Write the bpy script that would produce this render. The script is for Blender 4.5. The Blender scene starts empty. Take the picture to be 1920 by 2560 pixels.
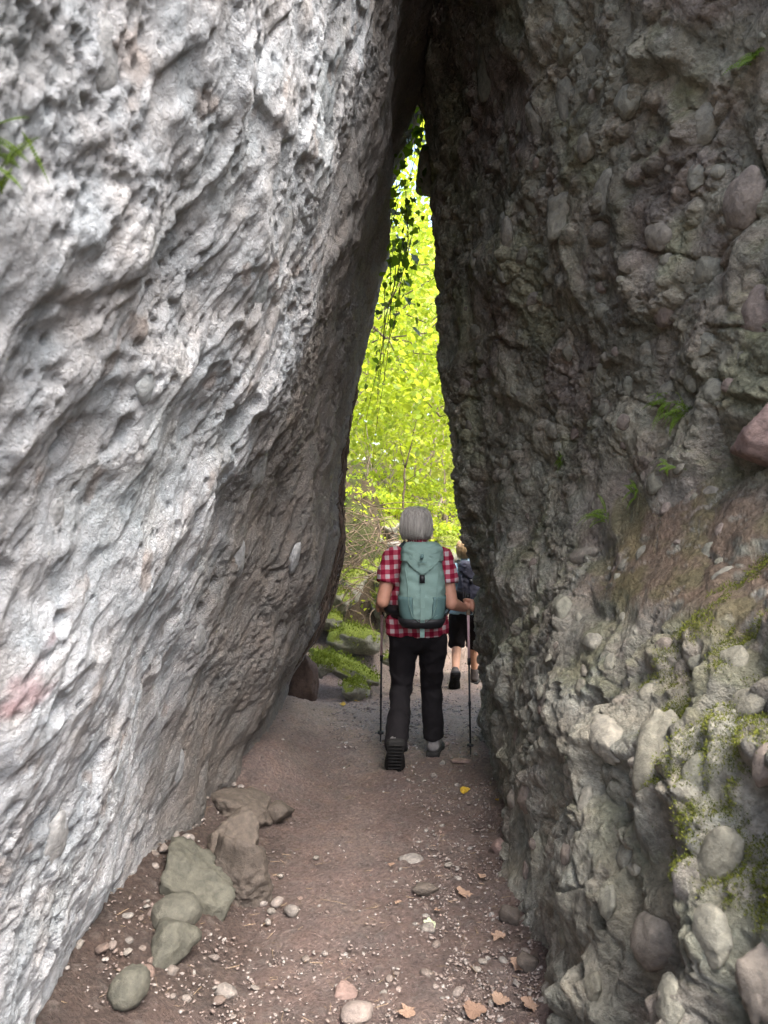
import bpy, bmesh, math, random
import numpy as np
from mathutils import Vector, Matrix, Euler, Quaternion
R = math.radians
random.seed(7)
rng = np.random.default_rng(7)
scene = bpy.context.scene
COL = scene.collection

# ------------------------------------------------------------------ camera
CZ, F = 1.55, 770.0
cam_d = bpy.data.cameras.new('camera')
cam = bpy.data.objects.new('camera', cam_d); COL.objects.link(cam)
cam.location = (0, 0, CZ); cam.rotation_euler = (R(90), 0, 0)
cam_d.sensor_width = 36; cam_d.lens = 36 * F / 1024
cam_d.clip_start = 0.05; cam_d.clip_end = 500
cam_d.dof.use_dof = True; cam_d.dof.focus_distance = 3.6; cam_d.dof.aperture_fstop = 5.2
scene.camera = cam
# ------------------------------------------------------------------ sky, sun, exposure
SUN_EL, SUN_AZ = R(56), R(146)        # azimuth clockwise from +Y (straight ahead)
w = bpy.data.worlds.new('World'); scene.world = w; w.use_nodes = True
nt = w.node_tree; nt.nodes.clear()
sky = nt.nodes.new('ShaderNodeTexSky'); sky.sky_type = 'NISHITA'; sky.sun_disc = False
sky.sun_elevation = SUN_EL; sky.sun_rotation = SUN_AZ
sky.dust_density = 4.0; sky.air_density = 1.0; sky.ozone_density = 0.6
bg = nt.nodes.new('ShaderNodeBackground'); bg.inputs[1].default_value = 0.15
wo = nt.nodes.new('ShaderNodeOutputWorld')
nt.links.new(sky.outputs[0], bg.inputs[0]); nt.links.new(bg.outputs[0], wo.inputs[0])
sd = bpy.data.lights.new('sun', 'SUN'); sd.energy = 1.5; sd.angle = R(40); sd.color = (1, .985, .95)
sun = bpy.data.objects.new('sun', sd); COL.objects.link(sun)
sdir = Vector((math.sin(SUN_AZ) * math.cos(SUN_EL), math.cos(SUN_AZ) * math.cos(SUN_EL), math.sin(SUN_EL)))
sun.rotation_euler = sdir.to_track_quat('Z', 'Y').to_euler()
sun.location = (6, -8, 18)
vs = scene.view_settings
vs.view_transform = 'Standard'; vs.look = 'None'; vs.gamma = 1; vs.use_curve_mapping = False
vs.exposure = 2.7
scene.cycles.use_denoising = True
scene.cycles.max_bounces = 7; scene.cycles.diffuse_bounces = 4; scene.cycles.transmission_bounces = 4
scene.cycles.transparent_max_bounces = 6; scene.cycles.caustics_reflective = False; scene.cycles.caustics_refractive = False
scene.cycles.sample_clamp_indirect = 8

# ------------------------------------------------------------------ numpy noise
def _h(ix, iy, iz, seed):
    h = (ix.astype(np.uint32) * np.uint32(374761393) + iy.astype(np.uint32) * np.uint32(668265263)
         + iz.astype(np.uint32) * np.uint32(2246822519) + np.uint32((seed * 3266489917) & 0xffffffff))
    h = (h ^ (h >> np.uint32(13))) * np.uint32(1274126177)
    h = (h ^ (h >> np.uint32(16))) * np.uint32(2654435769)
    return h ^ (h >> np.uint32(15))
def hf(h): return h.astype(np.float32) * np.float32(1 / 4294967296.0)
def perlin(P, f, seed=0):
    Q = (np.asarray(P) * f).astype(np.float32)
    I = np.floor(Q); D = Q - I; I = I.astype(np.int64)
    U = D * D * D * (D * (D * 6 - 15) + 10)
    out = 0
    for a in (0, 1):
        wx = U[:, 0] if a else 1 - U[:, 0]
        for b in (0, 1):
            wy = U[:, 1] if b else 1 - U[:, 1]
            for c in (0, 1):
                wz = U[:, 2] if c else 1 - U[:, 2]
                h = _h(I[:, 0] + a, I[:, 1] + b, I[:, 2] + c, seed)
                gx = (h & np.uint32(1023)).astype(np.float32) / 511.5 - 1
                gy = ((h >> np.uint32(10)) & np.uint32(1023)).astype(np.float32) / 511.5 - 1
                gz = ((h >> np.uint32(20)) & np.uint32(1023)).astype(np.float32) / 511.5 - 1
                out = out + wx * wy * wz * (gx * (D[:, 0] - a) + gy * (D[:, 1] - b) + gz * (D[:, 2] - c))
    return out * 1.3
def fbm(P, f, o=4, seed=0, gain=.5, ridged=False):
    s = 0; a = 1.0
    for k in range(o):
        n = perlin(P, f * 2.03 ** k, seed + k * 17)
        if ridged: n = .5 - 2 * np.abs(n)
        s = s + a * n; a *= gain
    return s
def worley(P, f, seed=0):
    Q = (np.asarray(P) * f).astype(np.float32); I = np.floor(Q).astype(np.int64); D = Q - I
    n = len(Q); f1 = np.full(n, 9., np.float32); f2 = np.full(n, 9., np.float32); cid = np.zeros(n, np.uint32)
    for a in (-1, 0, 1):
        for b in (-1, 0, 1):
            for c in (-1, 0, 1):
                h = _h(I[:, 0] + a, I[:, 1] + b, I[:, 2] + c, seed)
                jx = (h & np.uint32(1023)).astype(np.float32) / 1023 + a - D[:, 0]
                jy = ((h >> np.uint32(10)) & np.uint32(1023)).astype(np.float32) / 1023 + b - D[:, 1]
                jz = ((h >> np.uint32(20)) & np.uint32(1023)).astype(np.float32) / 1023 + c - D[:, 2]
                d = np.sqrt(jx * jx + jy * jy + jz * jz)
                m = d < f1
                f2 = np.where(m, f1, np.minimum(f2, d)); cid = np.where(m, h, cid); f1 = np.where(m, d, f1)
    k = (cid * np.uint32(747796405) + np.uint32(99991)); k = k ^ (k >> np.uint32(15)); k = k * np.uint32(2654435769); k = k ^ (k >> np.uint32(13))
    return f1, f2, hf(k)
def sstep(a, b, x):
    t = np.clip((x - a) / (b - a), 0, 1); return t * t * (3 - 2 * t)

# ------------------------------------------------------------------ mesh helpers
def mesh_np(name, V, Fc, col=None, smooth=True):
    V = np.ascontiguousarray(V, dtype=np.float32); Fc = np.asarray(Fc, dtype=np.int32)
    me = bpy.data.meshes.new(name)
    me.vertices.add(len(V)); me.vertices.foreach_set('co', V.ravel())
    k = Fc.shape[1]
    me.loops.add(Fc.size); me.loops.foreach_set('vertex_index', Fc.ravel())
    me.polygons.add(len(Fc)); me.polygons.foreach_set('loop_start', np.arange(0, Fc.size, k, dtype=np.int32))
    me.polygons.foreach_set('use_smooth', np.full(len(Fc), smooth, dtype=bool))
    if col is not None:
        at = me.color_attributes.new('Col', 'FLOAT_COLOR', 'POINT')
        c4 = np.ones((len(V), 4), np.float32); c4[:, :3] = col
        at.data.foreach_set('color', c4.ravel())
    me.update(calc_edges=True); me.validate()
    return me
class MB:
    def __init__(s): s.v = []; s.f = []; s.n = 0
    def add(s, V, Fc):
        V = np.asarray(V, float); s.v.append(V)
        for f in Fc: s.f.append([i + s.n for i in f])
        s.n += len(V)
    def tube(s, pts, radii, k=6, caps=True):
        pts = [Vector(p) for p in pts]; V = []; Fc = []
        if not hasattr(radii, '__len__'): radii = [radii] * len(pts)
        up = Vector((.13, .27, .95)).normalized(); n = None
        for i, p in enumerate(pts):
            t = (pts[min(i + 1, len(pts) - 1)] - pts[max(i - 1, 0)]).normalized()
            if n is None:
                n = t.cross(up)
                if n.length < .1: n = t.cross(Vector((1, 0, 0)))
            n = (n - t * n.dot(t)).normalized(); b = t.cross(n)
            for j in range(k):
                a = 2 * math.pi * j / k
                V.append(p + (n * math.cos(a) + b * math.sin(a)) * radii[i])
        m = len(pts)
        for i in range(m - 1):
            for j in range(k):
                Fc.append([i * k + j, i * k + (j + 1) % k, (i + 1) * k + (j + 1) % k, (i + 1) * k + j])
        if caps:
            Fc.append(list(range(k))[::-1]); Fc.append([(m - 1) * k + j for j in range(k)])
        s.add([list(v) for v in V], Fc)
    def box(s, c, d, rot=None):
        V = [Vector((x * d[0] / 2, y * d[1] / 2, z * d[2] / 2)) for x in (-1, 1) for y in (-1, 1) for z in (-1, 1)]
        if rot is not None: V = [rot @ v for v in V]
        s.add([list(v + Vector(c)) for v in V], [[0, 1, 3, 2], [4, 6, 7, 5], [0, 4, 5, 1], [2, 3, 7, 6], [0, 2, 6, 4], [1, 5, 7, 3]])
    def rings(s, rings, cap=True):
        k = len(rings[0]); V = [p for r in rings for p in r]; Fc = []
        for i in range(len(rings) - 1):
            for j in range(k):
                Fc.append([i * k + j, i * k + (j + 1) % k, (i + 1) * k + (j + 1) % k, (i + 1) * k + j])
        if cap: Fc.append(list(range(k))[::-1]); Fc.append([(len(rings) - 1) * k + j for j in range(k)])
        s.add(V, Fc)
    def mesh(s, name, smooth=True):
        me = bpy.data.meshes.new(name)
        me.from_pydata(np.concatenate(s.v).tolist(), [], s.f)
        me.polygons.foreach_set('use_smooth', np.full(len(me.polygons), smooth, dtype=bool)); me.update()
        return me
    def build(s, name, mat, parent=None, smooth=True): return obj(name, s.mesh(name, smooth), mat, parent)
def obj(name, me, mat=None, parent=None):
    o = bpy.data.objects.new(name, me); COL.objects.link(o)
    if mat is not None and me is not None and not me.materials: me.materials.append(mat)
    if parent is not None: o.parent = parent
    return o
def tag(o, label=None, cat=None, group=None, kind=None):
    if label: o['label'] = label
    if cat: o['category'] = cat
    if group: o['group'] = group
    if kind: o['kind'] = kind
    return o
def empty(name, loc, rz=0):
    o = bpy.data.objects.new(name, None); COL.objects.link(o); o.location = loc; o.rotation_euler = (0, 0, rz)
    o.empty_display_size = .1
    return o
def ico_np(sub):
    bm = bmesh.new(); bmesh.ops.create_icosphere(bm, subdivisions=sub, radius=1)
    bm.verts.ensure_lookup_table()
    V = np.array([v.co[:] for v in bm.verts]); Fc = np.array([[v.index for v in f.verts] for f in bm.faces]); bm.free()
    return V, Fc

# ------------------------------------------------------------------ materials
def mat_new(name):
    m = bpy.data.materials.new(name); m.use_nodes = True
    nt = m.node_tree; b = nt.nodes['Principled BSDF']
    return m, nt, b
def N(nt, t, **kw):
    n = nt.nodes.new(t)
    for k, v in kw.items(): setattr(n, k, v)
    return n
def L(nt, a, b): nt.links.new(a, b)
def ramp(nt, stops, interp='LINEAR'):
    r = N(nt, 'ShaderNodeValToRGB'); cr = r.color_ramp; cr.interpolation = interp
    while len(cr.elements) < len(stops): cr.elements.new(.5)
    for e, (p, c) in zip(cr.elements, stops): e.position = p; e.color = (*c, 1) if len(c) == 3 else c
    return r
def noise(nt, co, scale, detail=4, rough=.6):
    n = N(nt, 'ShaderNodeTexNoise'); n.inputs['Scale'].default_value = scale
    n.inputs['Detail'].default_value = detail; n.inputs['Roughness'].default_value = rough
    L(nt, co, n.inputs['Vector']); return n
def simple(name, col, rough=.8, var=.25, scale=20, bump=0., bscale=80, spec=.3, sheen=0, coords='Object', metal=0):
    m, nt, b = mat_new(name)
    tc = N(nt, 'ShaderNodeTexCoord'); co = tc.outputs[coords]
    n = noise(nt, co, scale)
    c = np.array(col)
    r = ramp(nt, [(.25, tuple(c * (1 - var))), (.75, tuple(np.minimum(c * (1 + var), 1)))])
    L(nt, n.outputs['Fac'], r.inputs[0]); L(nt, r.outputs[0], b.inputs['Base Color'])
    b.inputs['Roughness'].default_value = rough; b.inputs['Specular IOR Level'].default_value = spec
    b.inputs['Metallic'].default_value = metal
    if bump:
        nb = noise(nt, co, bscale, 5); bp = N(nt, 'ShaderNodeBump'); bp.inputs['Strength'].default_value = bump; bp.inputs['Distance'].default_value = .01
        L(nt, nb.outputs['Fac'], bp.inputs['Height']); L(nt, bp.outputs[0], b.inputs['Normal'])
    return m
def rock_mat(name, s1=45, s2=150, bump=.6, var=.35, rough=.85, spec=.25):
    m, nt, b = mat_new(name)
    at = N(nt, 'ShaderNodeAttribute'); at.attribute_name = 'Col'
    tc = N(nt, 'ShaderNodeTexCoord'); co = tc.outputs['Object']
    n1 = noise(nt, co, s1, 6, .65); r1 = ramp(nt, [(.3, (1 - var,) * 3), (.7, (1 + var * .6,) * 3)])
    L(nt, n1.outputs['Fac'], r1.inputs[0])
    n3 = noise(nt, co, 7, 5, .6); r3 = ramp(nt, [(.35, (.86, .9, .92)), (.5, (1, 1, 1)), (.68, (1.05, 1.0, .96))])
    L(nt, n3.outputs['Fac'], r3.inputs[0])
    mx = N(nt, 'ShaderNodeMix', data_type='RGBA', blend_type='MULTIPLY'); mx.inputs[0].default_value = 1
    L(nt, at.outputs['Color'], mx.inputs[6]); L(nt, r1.outputs[0], mx.inputs[7])
    mx2 = N(nt, 'ShaderNodeMix', data_type='RGBA', blend_type='MULTIPLY'); mx2.inputs[0].default_value = 1
    L(nt, mx.outputs[2], mx2.inputs[6]); L(nt, r3.outputs[0], mx2.inputs[7])
    L(nt, mx2.outputs[2], b.inputs['Base Color'])
    b.inputs['Roughness'].default_value = rough; b.inputs['Specular IOR Level'].default_value = spec
    n2 = noise(nt, co, s2, 6, .7)
    vo = N(nt, 'ShaderNodeTexVoronoi'); vo.inputs['Scale'].default_value = s2 * .45; L(nt, co, vo.inputs['Vector'])
    ad = N(nt, 'ShaderNodeMath', operation='MULTIPLY_ADD'); L(nt, vo.outputs['Distance'], ad.inputs[0]); ad.inputs[1].default_value = -.5; L(nt, n2.outputs['Fac'], ad.inputs[2])
    ad2 = N(nt, 'ShaderNodeMath', operation='MULTIPLY_ADD'); L(nt, n1.outputs['Fac'], ad2.inputs[0]); ad2.inputs[1].default_value = 1.6; L(nt, ad.outputs[0], ad2.inputs[2])
    bp = N(nt, 'ShaderNodeBump'); bp.inputs['Strength'].default_value = bump; bp.inputs['Distance'].default_value = .022
    L(nt, ad2.outputs[0], bp.inputs['Height']); L(nt, bp.outputs[0], b.inputs['Normal'])
    return m
def stone_mat(name, stops, bump=.5, rough=.8, moss=None):
    """loose and embedded stones: colour picked per object, mottled"""
    m, nt, b = mat_new(name)
    oi = N(nt, 'ShaderNodeObjectInfo'); r = ramp(nt, stops)
    L(nt, oi.outputs['Random'], r.inputs[0])
    tc = N(nt, 'ShaderNodeTexCoord')
    ge = N(nt, 'ShaderNodeNewGeometry')
    n1 = noise(nt, ge.outputs['Position'], 38, 6, .65); r1 = ramp(nt, [(.3, (.6, .6, .6)), (.7, (1.25, 1.22, 1.18))])
    L(nt, n1.outputs['Fac'], r1.inputs[0])
    mx = N(nt, 'ShaderNodeMix', data_type='RGBA', blend_type='MULTIPLY'); mx.inputs[0].default_value = 1
    L(nt, r.outputs[0], mx.inputs[6]); L(nt, r1.outputs[0], mx.inputs[7])
    out = mx.outputs[2]
    if moss:
        n4 = noise(nt, ge.outputs['Position'], 9, 5, .7)
        sx = N(nt, 'ShaderNodeSeparateXYZ'); L(nt, ge.outputs['Normal'], sx.inputs[0])
        md = N(nt, 'ShaderNodeMath', operation='MULTIPLY_ADD'); L(nt, sx.outputs[2], md.inputs[0]); md.inputs[1].default_value = moss[1]; L(nt, n4.outputs['Fac'], md.inputs[2])
        r4 = ramp(nt, [(moss[2], (0, 0, 0)), (moss[2] + .12, (1, 1, 1))]); L(nt, md.outputs[0], r4.inputs[0])
        n5 = noise(nt, ge.outputs['Position'], 60, 4); r5 = ramp(nt, [(.3, tuple(np.array(moss[0]) * .55)), (.7, tuple(np.array(moss[0]) * 1.35))]); L(nt, n5.outputs['Fac'], r5.inputs[0])
        m4 = N(nt, 'ShaderNodeMix', data_type='RGBA'); L(nt, r4.outputs[0], m4.inputs[0]); L(nt, out, m4.inputs[6]); L(nt, r5.outputs[0], m4.inputs[7])
        out = m4.outputs[2]
    L(nt, out, b.inputs['Base Color']); b.inputs['Roughness'].default_value = rough; b.inputs['Specular IOR Level'].default_value = .3
    n2 = noise(nt, ge.outputs['Position'], 130, 6, .7); a2 = N(nt, 'ShaderNodeMath', operation='MULTIPLY_ADD'); L(nt, n1.outputs['Fac'], a2.inputs[0]); a2.inputs[1].default_value = 1.5; L(nt, n2.outputs['Fac'], a2.inputs[2])
    bp = N(nt, 'ShaderNodeBump'); bp.inputs['Strength'].default_value = bump; bp.inputs['Distance'].default_value = .016
    L(nt, a2.outputs[0], bp.inputs['Height']); L(nt, bp.outputs[0], b.inputs['Normal'])
    return m
def leaf_mat(name, c1, c2, trans, rough=.5, tmix=.5):
    m, nt, b = mat_new(name)
    ge = N(nt, 'ShaderNodeNewGeometry'); oi = N(nt, 'ShaderNodeObjectInfo')
    ad = N(nt, 'ShaderNodeMath', operation='ADD'); L(nt, ge.outputs['Random Per Island'], ad.inputs[0]); L(nt, oi.outputs['Random'], ad.inputs[1])
    fr = N(nt, 'ShaderNodeMath', operation='FRACT'); L(nt, ad.outputs[0], fr.inputs[0])
    r = ramp(nt, [(0, c1), (1, c2)]); L(nt, fr.outputs[0], r.inputs[0]); L(nt, r.outputs[0], b.inputs['Base Color'])
    b.inputs['Roughness'].default_value = rough; b.inputs['Specular IOR Level'].default_value = .35
    t = N(nt, 'ShaderNodeBsdfTranslucent')
    r2 = ramp(nt, [(0, tuple(np.array(trans) * .5)), (1, tuple(np.array(trans) * 1.2))]); L(nt, fr.outputs[0], r2.inputs[0]); L(nt, r2.outputs[0], t.inputs[0])
    mx = N(nt, 'ShaderNodeMixShader'); mx.inputs[0].default_value = tmix
    L(nt, b.outputs[0], mx.inputs[1]); L(nt, t.outputs[0], mx.inputs[2])
    L(nt, mx.outputs[0], nt.nodes['Material Output'].inputs[0])
    return m
M = {}
M['rock_l'] = rock_mat('pale_rock', 55, 220, .8, .32)
M['rock_r'] = rock_mat('olive_rock', 40, 130, 1.0, .45)
M['ground'] = rock_mat('earth', 60, 240, 1.0, .5, .75, .35)
M['stone_r'] = stone_mat('embedded_stone', [(0, (.17, .165, .13)), (.25, (.2, .19, .155)), (.45, (.19, .155, .135)), (.6, (.23, .22, .185)), (.8, (.17, .17, .135)), (1, (.25, .24, .2))])
M['stone_l'] = stone_mat('pale_embedded_stone', [(0, (.27, .282, .296)), (.4, (.3, .31, .32)), (.7, (.26, .29, .31)), (1, (.31, .315, .32))])
M['pebble'] = stone_mat('pebble', [(0, (.2, .18, .16)), (.3, (.21, .195, .18)), (.5, (.14, .105, .09)), (.7, (.24, .225, .21)), (.85, (.19, .135, .115)), (1, (.24, .225, .215))])
M['boulder'] = stone_mat('boulder', [(0, (.085, .085, .068)), (1, (.1, .098, .082))])
M['brownstone'] = stone_mat('brown_boulder', [(0, (.09, .075, .064)), (1, (.105, .088, .075))])
M['pinkstone'] = stone_mat('pink_boulder', [(0, (.21, .15, .132)), (1, (.235, .165, .147))])
M['mossrock'] = stone_mat('mossy_rock', [(0, (.2, .2, .16)), (1, (.26, .25, .2))], moss=((.14, .17, .02), .5, .60))
M['leaf'] = leaf_mat('lime_leaf', (.11, .19, .016), (.26, .33, .03), (.76, .86, .07))
M['leaf_far'] = leaf_mat('far_leaf', (.2, .25, .035), (.3, .33, .07), (.75, .8, .16))
M['ivy'] = leaf_mat('ivy_leaf', (.035, .08, .012), (.08, .14, .02), (.22, .36, .02), .4, .5)
M['fern'] = leaf_mat('fern_leaf', (.08, .14, .015), (.14, .22, .03), (.25, .36, .04))
M['moss'] = leaf_mat('moss', (.07, .09, .012), (.17, .175, .025), (.12, .15, .02), .9, .25)
M['moss_far'] = leaf_mat('cushion_moss', (.10, .14, .014), (.22, .25, .03), (.2, .25, .025), .85, .3)  # moss colour raised in place of sunlight that misses these rocks
M['bark'] = simple('bark', (.13, .1, .075), .9, .4, 30, .6, 60)
M['palebark'] = simple('pale_bark', (.3, .24, .19), .9, .3, 30, .5, 60)
M['root'] = simple('root', (.085, .06, .045), .9, .5, 25, .4, 60)
M['twig'] = simple('dry_twig', (.2, .145, .095), .85, .35, 25)
M['deadleaf'] = leaf_mat('dead_leaf', (.19, .12, .085), (.29, .2, .145), (.2, .12, .06), .8, .15)
M['yellowleaf'] = leaf_mat('yellow_leaf', (.34, .2, .02), (.45, .3, .03), (.4, .27, .02), .6, .2)
M['greenleaf'] = leaf_mat('pale_green_leaf', (.38, .42, .28), (.4, .44, .3), (.3, .35, .15), .6, .2)

# ------------------------------------------------------------------ rock walls
def hermite(xq, xs, Y):
    """smooth interpolation of rows Y[k] at xs (monotone-ish Catmull-Rom)"""
    xs = np.asarray(xs, float); Y = np.asarray(Y, float)
    if Y.ndim == 1: Y = Y[:, None]
    d = np.diff(Y, axis=0) / np.diff(xs)[:, None]
    m = np.zeros_like(Y); m[0] = d[0]; m[-1] = d[-1]
    if len(xs) > 2:
        h = np.diff(xs)[:, None]; m[1:-1] = (d[:-1] * h[1:] + d[1:] * h[:-1]) / (h[1:] + h[:-1])
        for k in range(1, len(xs) - 1):
            m[k] = np.where(d[k - 1] * d[k] <= 0, 0, m[k])
    i = np.clip(np.searchsorted(xs, xq) - 1, 0, len(xs) - 2)
    h = (xs[i + 1] - xs[i])[:, None]; t = np.clip((np.asarray(xq) - xs[i])[:, None] / h, 0, 1)
    return ((2 * t ** 3 - 3 * t ** 2 + 1) * Y[i] + (t ** 3 - 2 * t ** 2 + t) * h * m[i] + (-2 * t ** 3 + 3 * t ** 2) * Y[i + 1] + (t ** 3 - t ** 2) * h * m[i + 1])
LZ = [-.4, 0, .65, 1.4, 2.0, 2.8, 3.4, 4.0, 4.8, 6, 8]
LT = {-2: [-1.9, -1.8, -1.6, -1.4, -1.4, -1.5, -1.7, -2.0, -2.4, -2.9, -3.6],
      .5: [-1.15, -1.1, -.96, -.76, -.55, -.42, -.45, -.65, -1.0, -1.6, -2.6],
      2: [-1.02, -.98, -.84, -.66, -.42, -.2, -.09, -.05, -.2, -.7, -1.6],
      3: [-.98, -.92, -.80, -.6, -.36, -.17, -.04, .06, .12, .05, -.3],
      4: [-.9, -.80, -.65, -.46, -.32, -.15, 0, .1, .18, .25, .2],
      5.7: [-.85, -.78, -.48, -.3, -.27, -.11, .03, .13, .18, .3, .4]}
RZ = [-.4, 0, .4, .85, 1.02, 1.25, 1.45, 1.65, 2.0, 2.5, 3.2, 4, 5, 6.5, 8]
RT = {-1.5: [1.0, 1.05, 1.15, 1.3, 1.4, 1.6, 1.9, 2.2, 2.5, 2.8, 3.1, 3.4, 3.8, 4.3, 4.8],
      1: [.54, .57, .64, .78, .86, 1.05, 1.3, 1.55, 1.72, 1.8, 1.82, 1.8, 1.9, 2.2, 2.6],
      2.3: [.48, .52, .6, .74, .8, .95, 1.13, 1.32, 1.36, 1.30, 1.15, .82, .42, .2, .1],  # unseen upper rows shaped to lean in and shade the passage
      3.5: [.52, .57, .6, .68, .72, .79, .88, .95, .96, .88, .72, .52, .32, .15, .1],
      4.4: [.58, .62, .62, .64, .66, .66, .67, .68, .66, .6, .52, .45, .35, .3, .2],
      5.2: [.7, .7, .65, .6, .625, .56, .5, .46, .45, .365, .344, .27, .16, .1, .0]}
def table(T, Zs, y, z):
    ys = sorted(T); A = hermite(np.asarray(z), Zs, np.array([T[k] for k in ys]).T)   # (nz, ny)
    return hermite(np.asarray(y), ys, A.T).T                                          # (nz, ny_q)
def lin_cols(segs):
    out = []
    for a, b, st in segs:
        n = max(2, int(round((b - a) / st))); out += list(np.linspace(a, b, n, endpoint=False))
    out.append(segs[-1][1]); return np.array(out)
def wall_grid(T, Zs, side, ycols, zrows, far):
    """far: extra columns beyond the last Y as (y, dx) pairs, then closing back columns"""
    X = table(T, Zs, ycols, zrows); Yg = np.broadcast_to(ycols, X.shape).copy()
    fy, fx = far
    Xf = X[:, -1:] + fx[None, :]; Yf = np.broadcast_to(fy, Xf.shape)
    X = np.concatenate([X, Xf], 1); Yg = np.concatenate([Yg, Yf], 1)
    Zg = np.broadcast_to(zrows[:, None], X.shape)
    return np.stack([X, Yg, Zg], -1)
def grid_normals(G, flip):
    du = np.gradient(G, axis=1); dv = np.gradient(G, axis=0)
    n = np.cross(du, dv); n /= np.linalg.norm(n, axis=-1, keepdims=True) + 1e-9
    return -n if flip else n
def grid_faces(nz, ny):
    i = np.arange(nz * ny).reshape(nz, ny)
    return np.stack([i[:-1, :-1], i[:-1, 1:], i[1:, 1:], i[1:, :-1]], -1).reshape(-1, 4)
def proj(P):
    return 384 + F * P[..., 0] / P[..., 1], 512 - F * (P[..., 2] - CZ) / P[..., 1]

zr = lin_cols([(-.35, -.02, .02), (-.02, 3.5, .0065), (3.5, 5.2, .014), (5.2, 5.62, .05)])
# --- left wall
yc = lin_cols([(-2, .55, .12), (.55, 1.0, .0045), (1.0, 2.0, .006), (2.0, 3.5, .010), (3.5, 5.7, .014)])
t = np.linspace(0, 1, 34)[1:]
far_y = 5.7 + .45 * np.sin(t * math.pi / 2); far_x = -.9 * (1 - np.cos(t * math.pi / 2)) - 3.2 * t ** 6
GL = wall_grid(LT, LZ, -1, yc, zr, (far_y, far_x)); NL = grid_normals(GL, False)
if NL[len(zr) // 3, len(yc) // 2, 0] < 0: NL = -NL
sh = GL.shape[:2]; P = GL.reshape(-1, 3)
zfade = sstep(-.3, .2, P[:, 2])
# slabs run steeply up and to the right over the face: stretch the noise along that direction
a = R(58); Pd = np.stack([P[:, 0] * 1.2, P[:, 1] * math.sin(a) - P[:, 2] * math.cos(a), (P[:, 1] * math.cos(a) + P[:, 2] * math.sin(a)) * .38], -1)
warp = np.stack([fbm(P, 2.2, 2, 91), fbm(P, 2.2, 2, 92), fbm(P, 2.2, 2, 93)], -1)
farq = sstep(4.2, 5.4, P[:, 1])
d = .085 * fbm(P, .9, 3, 1) * (1 - .6 * farq) + .024 * fbm(Pd + .2 * warp, 2.4, 3, 11) + .016 * fbm(P, 4.5, 3, 12) + .007 * fbm(Pd, 9, 3, 21, ridged=True)
f1, f2, idl = worley(Pd + .12 * warp, 5.5, 31)                 # broken plates
d += .024 * (idl - .5) * sstep(0, .14, f2 - f1)
f1b, f2b, idb = worley(Pd * np.array([1, 1.2, 1.4]) + .05 * warp, 15, 32)
d += .006 * (idb - .5) * sstep(0, .16, f2b - f1b)
f1c, f2c, idc = worley(P + .03 * warp, 8, 33)                  # pits left by fallen pebbles
pit = (idc > .84) * sstep(.34, .16, f1c); d -= .055 * pit
f1d, _, idd = worley(P + .015 * warp, 24, 34)
patch = sstep(-.02, .32, fbm(P, 1.7, 3, 95))
pit2 = (idd > .58) * sstep(.40, .22, f1d) * np.maximum(patch, (idd > .80) * .85); d -= .014 * pit2
f1e, _, ide = worley(P + .01 * warp, 50, 35); d -= .007 * (ide > .45) * sstep(.45, .22, f1e) * (.25 + .75 * patch)
d += .009 * fbm(P, 24, 4, 41, .6) * (.22 + .78 * patch) + .003 * fbm(P, 62, 2, 45) * (.3 + .7 * patch)
def fit_edge(G, target, yref, right):
    """ease the far lip of a rock in or out, row by row, to its real outline"""
    G = G.copy(); U, Vv = proj(np.where(G[..., 1:2] < 1.0, np.array([99 if right else -99, 1, 99]), G))
    for _ in range(2):
        U, Vv = proj(np.where(G[..., 1:2] < 1.0, np.array([99 if right else -99, 1, 99]), G))
        Uf = np.where(G[..., 1] > 4.0, U, 9999 if right else -9999)
        k = np.argmin(Uf, 1) if right else np.argmax(Uf, 1); rr = np.arange(len(k)); su = U[rr, k]; sv = Vv[rr, k]; sy = G[rr, k, 1]
        tg = np.interp(sv, [t_[0] for t_ in target], [t_[1] for t_ in target]); dx = (tg - su) / F * sy
        ker = np.ones(31) / 31; dx = np.convolve(np.pad(dx, 15, mode='edge'), ker, 'valid'); dx = np.where(zr > .25, dx, 0); dx = np.convolve(np.pad(dx, 15, mode='edge'), ker, 'valid')
        G[..., 0] += dx[:, None] * sstep(3.2, 4.8, G[..., 1])
    return G
GLd = (GL + (NL.reshape(-1, 3) * (d * (.4 + .6 * zfade))[:, None]).reshape(GL.shape))
GLd = fit_edge(GLd, [(-60, 434), (0, 434), (70, 432), (95, 422), (110, 405), (122, 393), (150, 389), (175, 391), (200, 397), (255, 388), (352, 366), (417, 350), (486, 343), (555, 343), (597, 333), (634, 319), (671, 296), (694, 282)], 5.7, False)
# colours of the rock, with shade added on the inner face
base = np.array([.52, .537, .565]); cl = np.tile(base, (len(P), 1))
mott = fbm(P, 1.6, 4, 51)
cl *= (1 + .22 * mott)[:, None]
warm = sstep(.1, .5, fbm(P, 2.7, 3, 52)); cl = cl * (1 - .22 * warm[:, None]) + .22 * warm[:, None] * np.array([.46, .39, .34])
cool = sstep(.15, .5, fbm(P, 2.1, 3, 53)); cl = cl * (1 - .4 * cool[:, None]) + .4 * cool[:, None] * np.array([.42, .47, .49])
cl *= (.88 + .24 * idl)[:, None] * (.93 + .14 * idb)[:, None]
rust = sstep(.35, .6, fbm(P, 7, 3, 54)) * (idc > .6); cl = cl * (1 - .4 * rust[:, None]) + .4 * rust[:, None] * np.array([.3, .2, .14])
deep = sstep(2.45, 3.45, P[:, 1] + .6 * fbm(P, 1.1, 3, 55)); cl = cl * (1 - .88 * deep[:, None]) + .88 * deep[:, None] * np.array([.165, .142, .122])   # brown weathered inner face, with the passage's shade painted in
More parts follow.
